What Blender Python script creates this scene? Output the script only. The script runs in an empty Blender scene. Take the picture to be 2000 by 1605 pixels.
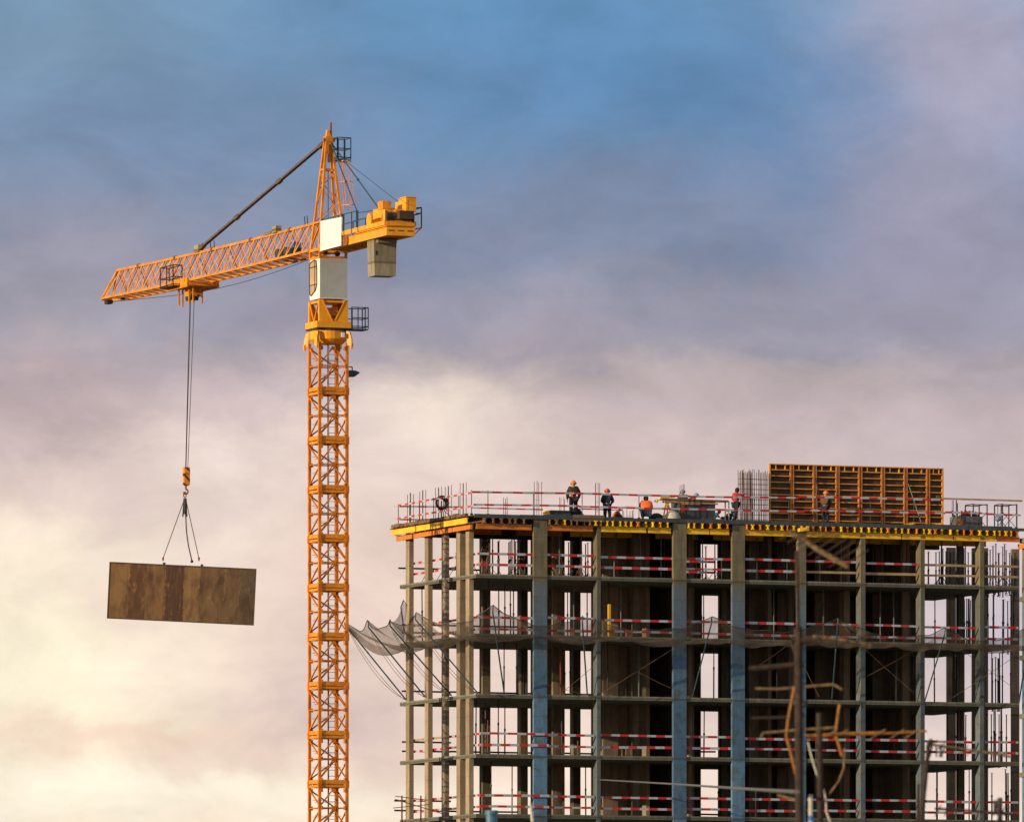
import bpy, math, random
from mathutils import Vector, Matrix
random.seed(7)
S = bpy.context.scene
COL = S.collection

# ------------------------------------------------------------------ camera
FPX = 17700.0                    # focal length in pixels of the 2000 px wide photograph
HOR = 2150.0                     # pixel row of the horizon
TH = math.radians(21.5)          # angle between the view and the building grid
F = Vector((math.sin(TH), math.cos(TH), 0)); R = Vector((math.cos(TH), -math.sin(TH), 0)); Z = Vector((0, 0, 1))
CAM = Vector((0, 0, 12.0))
cd = bpy.data.cameras.new("camera"); cam = bpy.data.objects.new("camera", cd); COL.objects.link(cam)
cam.location = CAM; cam.rotation_euler = (math.pi/2, 0, -TH)
cd.sensor_width = 36; cd.lens = FPX/2000*36
cd.shift_y = (HOR-802.5)/2000
cd.clip_start = 1; cd.clip_end = 20000
cd.dof.use_dof = True; cd.dof.focus_distance = 462; cd.dof.aperture_fstop = 4.0
S.camera = cam

# ------------------------------------------------------------------ light
SUN_EL = math.radians(11); SUN_OFF = math.radians(12)   # the sun stands left of the left facade, a little towards the viewer
sv = Vector((-math.cos(SUN_OFF)*math.cos(SUN_EL), -math.sin(SUN_OFF)*math.cos(SUN_EL), math.sin(SUN_EL)))
sd = bpy.data.lights.new("sun", 'SUN'); sd.energy = 5.0; sd.angle = math.radians(0.5); sd.color = (1, .80, .52)
so = bpy.data.objects.new("sun", sd); COL.objects.link(so); so.rotation_euler = sv.to_track_quat('Z', 'Y').to_euler()
S.view_settings.view_transform = 'Standard'; S.view_settings.look = 'None'
S.view_settings.exposure = 0; S.view_settings.gamma = 1; S.view_settings.use_curve_mapping = False

def lin(c):
    return tuple((x/255/12.92 if x/255 <= .04045 else ((x/255+.055)/1.055)**2.4) for x in c)

class NT:
    """tiny helper for building node trees"""
    def __init__(s, nt): s.t = nt
    def n(s, typ, **kw):
        o = s.t.nodes.new(typ)
        for k, v in kw.items(): setattr(o, k, v)
        return o
    def put(s, sock, v):
        if hasattr(v, 'links'): s.t.links.new(v, sock)
        else: sock.default_value = v
    def m(s, op, a, b=None, c=None, clamp=False):
        o = s.n('ShaderNodeMath', operation=op); o.use_clamp = clamp
        s.put(o.inputs[0], a)
        if b is not None: s.put(o.inputs[1], b)
        if c is not None: s.put(o.inputs[2], c)
        return o.outputs[0]
    def vm(s, op, a, b):
        o = s.n('ShaderNodeVectorMath', operation=op); s.put(o.inputs[0], a); s.put(o.inputs[1], b)
        return o.outputs['Value'] if op == 'DOT_PRODUCT' else o.outputs[0]
    def mix(s, f, a, b, blend='MIX'):
        o = s.n('ShaderNodeMix', data_type='RGBA', blend_type=blend)
        s.put(o.inputs[0], f); s.put(o.inputs[6], a if hasattr(a, 'links') else (*a, 1)); s.put(o.inputs[7], b if hasattr(b, 'links') else (*b, 1))
        return o.outputs[2]
    def noise(s, vec, scale, detail=4, rough=.5, dist=0, col=False):
        o = s.n('ShaderNodeTexNoise'); s.put(o.inputs['Vector'], vec)
        o.inputs['Scale'].default_value = scale; o.inputs['Detail'].default_value = detail
        o.inputs['Roughness'].default_value = rough; o.inputs['Distortion'].default_value = dist
        return o.outputs['Color' if col else 'Fac']
    def ramp(s, fac, stops):
        o = s.n('ShaderNodeValToRGB'); s.put(o.inputs[0], fac); e = o.color_ramp.elements
        while len(e) > 1: e.remove(e[-1])
        for i, (p, c) in enumerate(stops):
            q = e[0] if i == 0 else e.new(p)
            q.position = p; q.color = (*c, 1) if len(c) == 3 else c
        return o.outputs[0]

W = bpy.data.worlds.new("World"); S.world = W; W.use_nodes = True
W.node_tree.nodes.clear(); w = NT(W.node_tree)
dirn = w.n('ShaderNodeTexCoord').outputs['Generated']
dR = w.vm('DOT_PRODUCT', dirn, tuple(R)); dF = w.vm('DOT_PRODUCT', dirn, tuple(F)); dZ = w.vm('DOT_PRODUCT', dirn, (0, 0, 1))
az = w.m('ARCTAN2', dR, dF); el = w.m('ARCSINE', dZ)
cx = w.m('MULTIPLY', az, FPX/1000); cy = w.m('MULTIPLY', el, FPX/1000)      # in thousands of photo pixels from the view axis / horizon
cmb = w.n('ShaderNodeCombineXYZ'); w.put(cmb.inputs[0], cx); w.put(cmb.inputs[1], w.m('MULTIPLY', cy, 1.5))
base = cmb.outputs[0]
wn = w.noise(base, 1.3, 5, .5, .4, True)
sep = w.n('ShaderNodeSeparateColor'); w.put(sep.inputs[0], wn)
wx = w.m('ADD', cx, w.m('MULTIPLY', w.m('SUBTRACT', sep.outputs[0], .5), .55))
wy = w.m('ADD', cy, w.m('MULTIPLY', w.m('SUBTRACT', sep.outputs[1], .5), .26))
wn2 = w.noise(base, 5.5, 6, .6, .3, True); sep2 = w.n('ShaderNodeSeparateColor'); w.put(sep2.inputs[0], wn2)
wx = w.m('ADD', wx, w.m('MULTIPLY', w.m('SUBTRACT', sep2.outputs[0], .5), .26)); wy = w.m('ADD', wy, w.m('MULTIPLY', w.m('SUBTRACT', sep2.outputs[1], .5), .19))
sky_rows = [(-100, (240, 220, 196)), (480, (248, 226, 204)), (800, (240, 216, 200)), (1060, (232, 208, 196)), (1230, (214, 193, 189)), (1340, (196, 179, 180)),
            (1440, (176, 164, 171)), (1560, (152, 152, 166)), (1740, (136, 144, 167)), (1950, (120, 144, 175)), (2150, (116, 150, 182)), (2600, (135, 165, 190)), (3500, (170, 182, 195))]
span = 3.6
col = w.ramp(w.m('DIVIDE', w.m('ADD', wy, .1), span, clamp=True), [((y/1000+.1)/span, lin(c)) for y, c in sky_rows])
blobs = [  # px, py, half widths, colour, strength : cloud banks and gaps
    (1150, 190, 420, 190, (92, 138, 182), .85), (1500, 250, 150, 200, (94, 136, 180), .8), (950, 40, 260, 80, (98, 147, 190), .7), (60, 60, 300, 130, (126, 152, 174), .6), (450, 260, 330, 120, (118, 143, 174), .5),
    (160, 560, 300, 130, (164, 159, 173), .6), (1880, 110, 200, 230, (168, 166, 188), 1.0), (1850, 480, 260, 170, (160, 155, 176), .8), (1700, 620, 220, 80, (158, 152, 172), .5),
    (1150, 470, 420, 90, (128, 139, 165), .6), (1400, 610, 480, 50, (152, 149, 164), .7), (700, 620, 240, 70, (158, 152, 172), .6), (120, 800, 260, 80, (190, 170, 174), .8),
    (1350, 730, 520, 50, (188, 174, 174), .8), (860, 840, 150, 80, (252, 236, 218), 1.0), (980, 900, 120, 40, (240, 222, 208), .6), (560, 900, 200, 90, (238, 218, 208), .7), (1330, 830, 330, 60, (198, 180, 181), .7),
    (1500, 910, 500, 60, (210, 192, 188), .6), (300, 980, 160, 80, (218, 196, 192), .6), (60, 1060, 180, 60, (248, 228, 210), .7), (80, 1340, 320, 230, (255, 245, 216), 1.0), (420, 1060, 120, 80, (244, 226, 212), .7), (330, 1320, 200, 80, (240, 216, 200), .5),
    (640, 1400, 210, 110, (214, 190, 186), .8), (480, 780, 120, 60, (206, 186, 186), .6), (420, 900, 90, 50, (238, 220, 210), .7), (720, 1010, 110, 60, (240, 220, 210), .7), (180, 1180, 110, 50, (238, 216, 200), .6), (180, 940, 150, 40, (224, 202, 196), .6), (1080, 640, 150, 40, (168, 158, 172), .6), (560, 1160, 140, 120, (230, 206, 196), .6), (300, 1575, 500, 50, (255, 244, 222), .9), (160, 1465, 260, 30, (242, 212, 190), .8), (500, 1500, 260, 26, (236, 212, 196), .6),
    (1900, 860, 300, 90, (190, 174, 178), .6), (1950, 1230, 260, 190, (195, 185, 199), .85), (1500, 1300, 250, 160, (212, 197, 202), .6), (1900, 1560, 300, 80, (238, 214, 204), .5)]
for px, py, sx, sy, c, k in blobs:
    u = w.m('DIVIDE', w.m('SUBTRACT', wx, (px-1000)/1000), sx*1.25/1000); v = w.m('DIVIDE', w.m('SUBTRACT', wy, (HOR-py)/1000), sy*1.25/1000)
    g = w.m('EXPONENT', w.m('MULTIPLY', w.m('ADD', w.m('MULTIPLY', u, u), w.m('MULTIPLY', v, v)), -1.0))
    col = w.mix(w.m('MULTIPLY', g, k), col, lin(c))
# soft wisps
mp = w.n('ShaderNodeMapping'); w.put(mp.inputs[0], base); mp.inputs['Rotation'].default_value = (0, 0, .5); mp.inputs['Scale'].default_value = (1, 1.25, 1)
wisp = w.noise(mp.outputs[0], 3.2, 9, .60, .35)
wf = w.m('MULTIPLY_ADD', wisp, .66, .69)
wcol = w.n('ShaderNodeCombineColor')
for i in range(3): w.put(wcol.inputs[i], wf)
col = w.mix(1.0, col, wcol.outputs[0], 'MULTIPLY')
sky = w.n('ShaderNodeTexSky', sky_type='NISHITA'); sky.sun_disc = False; sky.sun_elevation = SUN_EL
sky.sun_rotation = math.atan2(sv.x, sv.y)
hi = w.m('MULTIPLY', w.m('SUBTRACT', el, .16), 3.0, clamp=True)     # open sky above the cloud banks
up = w.mix(.75, sky.outputs[0], (5.2, 5.3, 5.6))
cb = w.mix(1.0, col, (10, 10, 10), 'MULTIPLY')
bg = w.n('ShaderNodeBackground'); w.put(bg.inputs[0], w.mix(hi, cb, up)); bg.inputs[1].default_value = 0.1
w.t.links.new(bg.outputs[0], w.n('ShaderNodeOutputWorld').inputs[0])

# ------------------------------------------------------------------ materials
def material(name, color, rough=.6, metal=0., var=.25, scale=3., color2=None, bump=0., build=None, spec=.4):
    mt = bpy.data.materials.new(name); mt.use_nodes = True; k = NT(mt.node_tree)
    p = mt.node_tree.nodes['Principled BSDF']
    obj = k.n('ShaderNodeTexCoord').outputs['Object']
    geo = k.n('ShaderNodeNewGeometry').outputs['Position']
    if build: c = build(k, obj, geo)
    else:
        nz = k.noise(geo, scale, 6, .6)
        f = k.ramp(nz, [(.35, (0, 0, 0)), (.65, (1, 1, 1))])
        c2 = color2 or tuple(x*(1-var*1.5) for x in color)
        c = k.mix(f, color, c2)
        fine = k.noise(geo, scale*9, 3, .6)
        c = k.mix(k.m('MULTIPLY', fine, var*.8), c, tuple(x*.45 for x in color))
    k.put(p.inputs['Base Color'], c)
    p.inputs['Roughness'].default_value = rough; p.inputs['Metallic'].default_value = metal
    p.inputs['Specular IOR Level'].default_value = spec
    if bump:
        b = k.n('ShaderNodeBump'); b.inputs['Strength'].default_value = bump; b.inputs['Distance'].default_value = .03
        k.put(b.inputs['Height'], k.noise(geo, scale*6, 5, .65)); k.put(p.inputs['Normal'], b.outputs[0])
    return mt

def stretch(k, vec, s):
    mp = k.n('ShaderNodeMapping'); k.put(mp.inputs[0], vec); mp.inputs['Scale'].default_value = s; return mp.outputs[0]

Zr = lambda py: 12 + (HOR-py)/38.478      # height of a photo row at 460 m
def storey(k, c, geo):
    """every pour has its own tone, a dark joint at floor level and faint formwork lifts"""
    sp = k.n('ShaderNodeSeparateXYZ'); k.put(sp.inputs[0], geo)
    t = k.m('DIVIDE', k.m('SUBTRACT', Zr(1123)+40*117/38.478, sp.outputs[2]), 117/38.478)
    fl = k.m('FLOOR', t); fr = k.m('FRACT', t)
    wn_ = k.n('ShaderNodeTexWhiteNoise', noise_dimensions='2D'); cb_ = k.n('ShaderNodeCombineXYZ')
    k.put(cb_.inputs[0], fl); k.put(cb_.inputs[1], k.n('ShaderNodeObjectInfo').outputs['Random']); k.put(wn_.inputs['Vector'], cb_.outputs[0])
    g_ = k.m('MULTIPLY_ADD', wn_.outputs['Value'], .42, .72)
    lift = k.m('LESS_THAN', k.m('FRACT', k.m('MULTIPLY', fr, 3.0)), .03)
    g_ = k.m('MULTIPLY', g_, k.m('SUBTRACT', 1.0, k.m('MULTIPLY', lift, .25)))
    cc = k.n('ShaderNodeCombineColor')
    for i in range(3): k.put(cc.inputs[i], g_)
    c = k.mix(1.0, c, cc.outputs[0], 'MULTIPLY')
    return k.mix(k.m('MULTIPLY', k.m('LESS_THAN', fr, .035), .55), c, (.05, .04, .03))
def concrete(base, dark, streak=.5):
    def f(k, obj, geo):
        a = k.ramp(k.noise(geo, 1.1, 7, .62), [(.3, (0, 0, 0)), (.7, (1, 1, 1))])
        c = k.mix(a, base, dark)
        s = k.ramp(k.noise(stretch(k, geo, (5, 5, .5)), 1.2, 5, .6), [(.42, (0, 0, 0)), (.62, (1, 1, 1))])
        c = k.mix(k.m('MULTIPLY', s, streak), c, tuple(x*.5 for x in dark))
        sp = k.ramp(k.noise(geo, 14, 3, .7), [(.55, (0, 0, 0)), (.75, (1, 1, 1))])
        c = k.mix(k.m('MULTIPLY', sp, .35), c, tuple(min(1, x*1.6) for x in base))
        return storey(k, c, geo)
    return f


def wrapped(blue, grey, dark):
    """column concrete above, blue film and formwork residue on the storeys below"""
    def f(k, obj, geo):
        c = concrete((.20, .165, .10), (.13, .11, .065), .5)(k, obj, geo)
        sp = k.n('ShaderNodeSeparateXYZ'); k.put(sp.inputs[0], geo)
        n = k.noise(stretch(k, geo, (4, 4, .35)), 2.0, 5, .6)
        n2 = k.noise(geo, .45, 3, .5)
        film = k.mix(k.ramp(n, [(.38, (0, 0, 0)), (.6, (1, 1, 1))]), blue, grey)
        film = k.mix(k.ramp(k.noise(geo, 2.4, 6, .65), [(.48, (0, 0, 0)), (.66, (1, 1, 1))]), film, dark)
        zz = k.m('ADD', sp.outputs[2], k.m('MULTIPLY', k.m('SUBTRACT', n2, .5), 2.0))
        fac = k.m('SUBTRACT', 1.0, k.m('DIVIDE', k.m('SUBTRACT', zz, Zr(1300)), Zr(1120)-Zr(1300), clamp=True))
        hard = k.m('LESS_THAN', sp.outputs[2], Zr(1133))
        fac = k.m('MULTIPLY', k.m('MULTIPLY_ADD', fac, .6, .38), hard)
        return k.mix(fac, c, storey(k, film, geo))
    return f

def stripes(pitch, a, b, edge=.5):
    def f(k, obj, geo):
        sp = k.n('ShaderNodeSeparateXYZ'); k.put(sp.inputs[0], obj)
        rnd = k.n('ShaderNodeObjectInfo').outputs['Random']
        fr = k.m('FRACT', k.m('ADD', k.m('DIVIDE', sp.outputs[0], pitch), rnd))
        c = k.mix(k.m('GREATER_THAN', fr, edge), a, b)
        d = k.ramp(k.noise(geo, 3.5, 6, .65), [(.45, (0, 0, 0)), (.75, (1, 1, 1))])
        return k.mix(k.m('MULTIPLY', d, .5), c, (.16, .12, .09))
    return f

def planks(k, obj, geo):
    sp = k.n('ShaderNodeSeparateXYZ'); k.put(sp.inputs[0], obj)
    wob = k.m('MULTIPLY', k.m('SUBTRACT', k.noise(stretch(k, obj, (2.5, 1, 1.2)), 1.6, 6, .7), .5), .55)
    tone = k.ramp(k.m('DIVIDE', k.m('ADD', k.m('ADD', sp.outputs[0], wob), 3.88), 7.76, clamp=True), [(0, (.20, .105, .038)), (.14, (.085, .034, .015)), (.25, (.16, .08, .032)), (.385, (.055, .019, .012)), (.51, (.19, .105, .04)), (.63, (.13, .068, .032)), (.765, (.11, .062, .030)), (.9, (.065, .045, .03))])
    tone.node.color_ramp.interpolation = 'CONSTANT'; c = tone
    g = k.noise(stretch(k, obj, (6, 1, .7)), 1.5, 6, .65)
    c = k.mix(k.ramp(g, [(.35, (0, 0, 0)), (.8, (.45, .45, .45))]), c, (.17, .10, .04))
    m2 = k.noise(stretch(k, obj, (1.6, 1, .7)), 1.0, 7, .62, .3)
    c = k.mix(k.ramp(m2, [(.45, (0, 0, 0)), (.66, (.8, .8, .8))]), c, (.045, .02, .011))
    m3 = k.noise(stretch(k, obj, (2.2, 1, .8)), 1.7, 7, .68, .3)
    c = k.mix(k.ramp(m3, [(.56, (0, 0, 0)), (.70, (.65, .65, .65))]), c, (.27, .15, .05))
    fr = k.m('FRACT', k.m('DIVIDE', k.m('ADD', sp.outputs[0], 3.88+9.7), .97))
    return k.mix(k.m('MULTIPLY', k.m('LESS_THAN', fr, .02), .6), c, (.02, .01, .008))

def hazard(k, obj, geo):
    sp = k.n('ShaderNodeSeparateXYZ'); k.put(sp.inputs[0], obj)
    fr = k.m('FRACT', k.m('DIVIDE', k.m('ADD', sp.outputs[2], k.m('MULTIPLY', sp.outputs[0], 1.0)), .5))
    return k.mix(k.m('GREATER_THAN', fr, .68), (.80, .26, .01), (.06, .03, .02))

M = {}
M['orange'] = material('crane_orange_paint', (.90, .33, .005), .5, var=.35, scale=1.8, color2=(.58, .16, .004))
M['morange'] = material('mast_orange_paint', (.84, .27, .004), .55, var=.45, scale=2.2, color2=(.46, .11, .004))
M['mshade'] = material('red_brown_painted_shade', (.40, .10, .008), .7, var=.4, scale=3)  # mast orange darkened: shade on far and inner bracing put into the colour
M['lorange'] = material('landing_orange_paint', (.88, .34, .014), .55, var=.35, scale=2.2, color2=(.62, .18, .01))
M['yellow'] = material('crane_yellow_paint', (.94, .42, .008), .45, var=.3, scale=1.8, color2=(.80, .28, .006))
M['rust'] = material('rusty_orange_steel', (.36, .11, .025), .75, var=.4, scale=4)
M['white'] = material('white_painted_panel', (.80, .79, .76), .5, var=.05, scale=1.5)
M['cabrear'] = material('cab_rear_painted_shade', (.50, .52, .52), .5, var=.08, scale=1.0, color2=(.43, .44, .42))  # cab white turned grey: shade of the unlit rear side put into the colour
M['cabgrey'] = material('cab_white_steel', (.80, .79, .76), .5, var=.06, scale=1.2)
M['glass'] = material('cab_window_glass', (.62, .42, .2), .12, var=.2, scale=1.0, spec=.8)
M['teal'] = material('dark_teal_steel', (.035, .075, .10), .6, var=.3)
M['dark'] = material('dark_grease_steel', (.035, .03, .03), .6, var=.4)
M['cable'] = material('dark_wire_rope', (.07, .05, .045), .6, var=.3)
M['pend'] = material('brown_tie_bar', (.16, .10, .07), .6, var=.3)
M['cw'] = material('counterweight_concrete', (.38, .34, .26), .9, build=concrete((.34, .29, .20), (.24, .20, .14), .4), bump=.3)
M['conc'] = material('building_concrete', (.2, .18, .12), .9, build=concrete((.19, .15, .095), (.12, .10, .065), .4), bump=.4)
M['edge'] = material('slab_edge_concrete', (.2, .2, .15), .9, build=concrete((.25, .235, .175), (.14, .15, .12), .5), bump=.4)
M['inner'] = material('raw_interior_concrete', (.13, .1, .07), .95, build=concrete((.34, .24, .155), (.21, .155, .105), .45), bump=.3)
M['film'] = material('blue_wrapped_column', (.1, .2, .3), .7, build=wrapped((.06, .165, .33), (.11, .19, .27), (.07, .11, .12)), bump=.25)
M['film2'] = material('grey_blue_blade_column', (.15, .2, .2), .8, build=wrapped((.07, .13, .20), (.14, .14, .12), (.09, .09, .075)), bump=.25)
M['leftcol'] = material('pale_column_concrete', (.3, .26, .2), .9, build=concrete((.38, .29, .195), (.25, .19, .125), .4), bump=.4)
M['stripe'] = material('red_white_stripes', (.6, .1, .1), .6, build=stripes(1.0, (.56, .015, .02), (.44, .47, .53)))
M['stripef'] = material('worn_red_white_stripes', (.6, .1, .1), .6, build=stripes(1.15, (.42, .02, .02), (.40, .36, .32), .45))
M['wood'] = material('raw_timber', (.50, .34, .17), .8, var=.3, scale=2)
M['brownwood'] = material('weathered_plank', (.24, .13, .07), .85, var=.35, scale=2)
M['beamy'] = material('yellow_formwork_beam', (.92, .60, .02), .55, var=.25, scale=1.6, color2=(.84, .42, .015))
M['beamo'] = material('orange_formwork_beam', (.78, .24, .03), .6, var=.25, scale=1.6)
M['ply'] = material('dark_film_plywood', (.075, .09, .10), .6, var=.5, scale=3, color2=(.04, .045, .045))
M['plyb'] = material('brown_plywood', (.09, .055, .035), .7, var=.4, scale=2)
M['load'] = material('load_panel_planks', (.1, .06, .03), .8, build=planks, bump=.2)
M['propd'] = material('dark_steel_prop', (.045, .035, .035), .6, var=.4)
M['propr'] = material('red_steel_prop', (.24, .045, .03), .6, var=.4)
M['propb'] = material('galvanised_prop', (.16, .16, .15), .6, var=.4)
M['rebar'] = material('rusty_rebar', (.16, .085, .06), .8, var=.4, scale=8)
M['wfo'] = material('wall_form_orange', (.92, .41, .04), .6, var=.45, scale=2.6, color2=(.58, .21, .03))
M['wfu'] = material('wall_form_upright', (.66, .24, .04), .6, var=.5, scale=3, color2=(.34, .12, .05))
M['skin'] = material('skin', (.35, .18, .12), .6, var=.1)
M['vest'] = material('orange_safety_vest', (.95, .16, .03), .7, var=.1)
M['helm'] = material('red_helmet_shell', (.85, .10, .03), .4, var=.1)
M['helmo'] = material('orange_helmet_shell', (.9, .22, .03), .4, var=.1)
M['helmb'] = material('grey_blue_helmet_shell', (.2, .28, .38), .4, var=.1)
M['navy'] = material('navy_workwear', (.02, .035, .06), .9, var=.3)
M['olive'] = material('dark_olive_workwear', (.045, .045, .03), .9, var=.3)
M['black'] = material('black_workwear', (.02, .02, .022), .9, var=.3)
M['redc'] = material('red_workwear', (.5, .04, .03), .9, var=.2)
M['teald'] = material('teal_workwear', (.03, .14, .17), .9, var=.2)
M['brownc'] = material('brown_workwear', (.13, .07, .05), .9, var=.2)
M['hazard'] = material('hook_block_stripes', (.8, .3, 0), .5, build=hazard)
M['antrust'] = material('rusty_antenna_pipe', (.06, .032, .022), .8, var=.5, scale=10)
M['antbeige'] = material('weathered_antenna_boom', (.34, .21, .09), .7, var=.6, scale=9)
M['antor'] = material('orange_antenna_strap', (.42, .16, .015), .6, var=.5, scale=9)
M['white2'] = material('white_pipe', (.6, .55, .45), .6, var=.2, scale=9)
M['bluep'] = material('blue_plastic', (.02, .16, .5), .5, var=.2)
M['bluev'] = material('blue_grey_sheet_metal', (.08, .20, .30), .5, var=.3, scale=5)
M['ground'] = material('dry_ground', (.16, .14, .10), .95, var=.3, scale=.05)

net = bpy.data.materials.new('debris_netting'); net.use_nodes = True; k = NT(net.node_tree)
pb = net.node_tree.nodes['Principled BSDF']; geo = k.n('ShaderNodeNewGeometry').outputs['Position']
k.put(pb.inputs['Base Color'], k.mix(k.noise(geo, 1.5, 5, .6), (.26, .195, .14), (.12, .09, .07))); pb.inputs['Roughness'].default_value = .9
k.put(pb.inputs['Alpha'], k.m('MULTIPLY_ADD', k.ramp(k.noise(geo, .9, 6, .65), [(.35, (0, 0, 0)), (.7, (1, 1, 1))]), .34, .40))
M['net'] = net

# ------------------------------------------------------------------ mesh helpers
class MB:
    def __init__(s): s.v = []; s.f = []
    def quadbox(s, c8):
        n = len(s.v); s.v += [tuple(c) for c in c8]
        s.f += [tuple(n+i for i in q) for q in ((0, 3, 2, 1), (4, 5, 6, 7), (0, 1, 5, 4), (1, 2, 6, 5), (2, 3, 7, 6), (3, 0, 4, 7))]
    def box(s, x0, x1, y0, y1, z0, z1):
        s.quadbox([(x0, y0, z0), (x1, y0, z0), (x1, y1, z0), (x0, y1, z0), (x0, y0, z1), (x1, y0, z1), (x1, y1, z1), (x0, y1, z1)])
    def frame(s, a, b):
        a = Vector(a); b = Vector(b); d = (b-a).normalized()
        up = Vector((0, 0, 1)) if abs(d.z) < .95 else Vector((0, 1, 0))
        x = d.cross(up).normalized(); y = x.cross(d).normalized(); return a, b, x, y
    def bar(s, a, b, w, h=None):
        h = h or w; a, b, x, y = s.frame(a, b)
        o = [-x*w/2-y*h/2, x*w/2-y*h/2, x*w/2+y*h/2, -x*w/2+y*h/2]
        s.quadbox([a+q for q in o]+[b+q for q in o])
    def tube(s, a, b, r, r2=None, n=7):
        r2 = r if r2 is None else r2; a, b, x, y = s.frame(a, b); k0 = len(s.v)
        for p, q in ((a, r), (b, r2)):
            for i in range(n):
                t = 2*math.pi*i/n; s.v.append(tuple(p+x*q*math.cos(t)+y*q*math.sin(t)))
        for i in range(n): s.f.append((k0+i, k0+(i+1) % n, k0+n+(i+1) % n, k0+n+i))
        s.f.append(tuple(k0+i for i in range(n-1, -1, -1))); s.f.append(tuple(k0+n+i for i in range(n)))
    def path(s, pts, r, n=6):
        for a, b in zip(pts, pts[1:]): s.tube(a, b, r, n=n)
    def prism(s, poly, off):
        """closed polygon (3-D points) extruded by a vector"""
        n = len(poly); k0 = len(s.v); off = Vector(off)
        s.v += [tuple(Vector(p)) for p in poly]+[tuple(Vector(p)+off) for p in poly]
        s.f.append(tuple(k0+i for i in range(n-1, -1, -1))); s.f.append(tuple(k0+n+i for i in range(n)))
        for i in range(n): s.f.append((k0+i, k0+(i+1) % n, k0+n+(i+1) % n, k0+n+i))
    def ball(s, c, r, n=8, sz=1, half=False):
        k0 = len(s.v); m = n//2; c = Vector(c)
        lo = 0 if half else -math.pi/2
        for j in range(m+1):
            t = lo+(math.pi/2-lo)*j/m
            for i in range(n):
                a = 2*math.pi*i/n; s.v.append((c.x+r*math.cos(t)*math.cos(a), c.y+r*math.cos(t)*math.sin(a), c.z+r*sz*math.sin(t)))
        for j in range(m):
            for i in range(n): s.f.append((k0+j*n+i, k0+j*n+(i+1) % n, k0+(j+1)*n+(i+1) % n, k0+(j+1)*n+i))
    def grid(s, fn, nu, nv):
        k0 = len(s.v)
        for i in range(nu+1):
            for j in range(nv+1): s.v.append(tuple(fn(i/nu, j/nv)))
        for i in range(nu):
            for j in range(nv):
                q = k0+i*(nv+1)+j; s.f.append((q, q+nv+1, q+nv+2, q+1))
    def build(s, name, m, parent=None, loc=(0, 0, 0), rotz=0, smooth=False):
        me = bpy.data.meshes.new(name); me.from_pydata(s.v, [], s.f); me.materials.append(M[m] if isinstance(m, str) else m)
        if smooth:
            for p in me.polygons: p.use_smooth = True
        o = bpy.data.objects.new(name, me); COL.objects.link(o); o.location = loc; o.rotation_euler = (0, 0, rotz)
        if parent: o.parent = parent
        return o

def tag(o, label=None, cat=None, group=None, kind=None):
    if label: o['label'] = label
    if cat: o['category'] = cat
    if group: o['group'] = group
    if kind: o['kind'] = kind
    return o
def thing(name, label, cat, loc=(0, 0, 0), group=None, rotz=0):
    o = bpy.data.objects.new(name, None); COL.objects.link(o); o.location = loc; o.rotation_euler = (0, 0, rotz); o.empty_display_size = .5
    return tag(o, label, cat, group)
def dup(o, parent=None, loc=None, rotz=None):
    c = o.copy(); COL.objects.link(c); c.parent = parent
    if loc is not None: c.location = loc
    if rotz is not None: c.rotation_euler = (0, 0, rotz)
    for ch in list(o.children):
        d = ch.copy(); COL.objects.link(d); d.parent = c
    return c

# where a ray through a photo position meets the building's own planes
def ray(px, py): return F+R*((px-1000)/FPX)+Z*((HOR-py)/FPX)
def FG(px, py, d): return CAM+ray(px, py)*d
CORNER = FG(932, 1003, 460); CX, CY, ZD = CORNER.x, CORNER.y, CORNER.z      # front-left corner of the top deck
def B(px, py, v=0.):
    r = ray(px, py); return CAM+r*((CY+v)/r.y)
def L(px, py, u=0.):
    r = ray(px, py); return CAM+r*((CX+u)/r.x)
def U(px, v=0.): return B(px, 1000, v).x-CX
def V(px, u=0.): return L(px, 1000, u).y-CY

# ------------------------------------------------------------------ ground
g = MB(); g.box(-6000, 6000, -6000, 6000, -1, 0); tag(g.build('ground', 'ground'), kind='structure')

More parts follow.
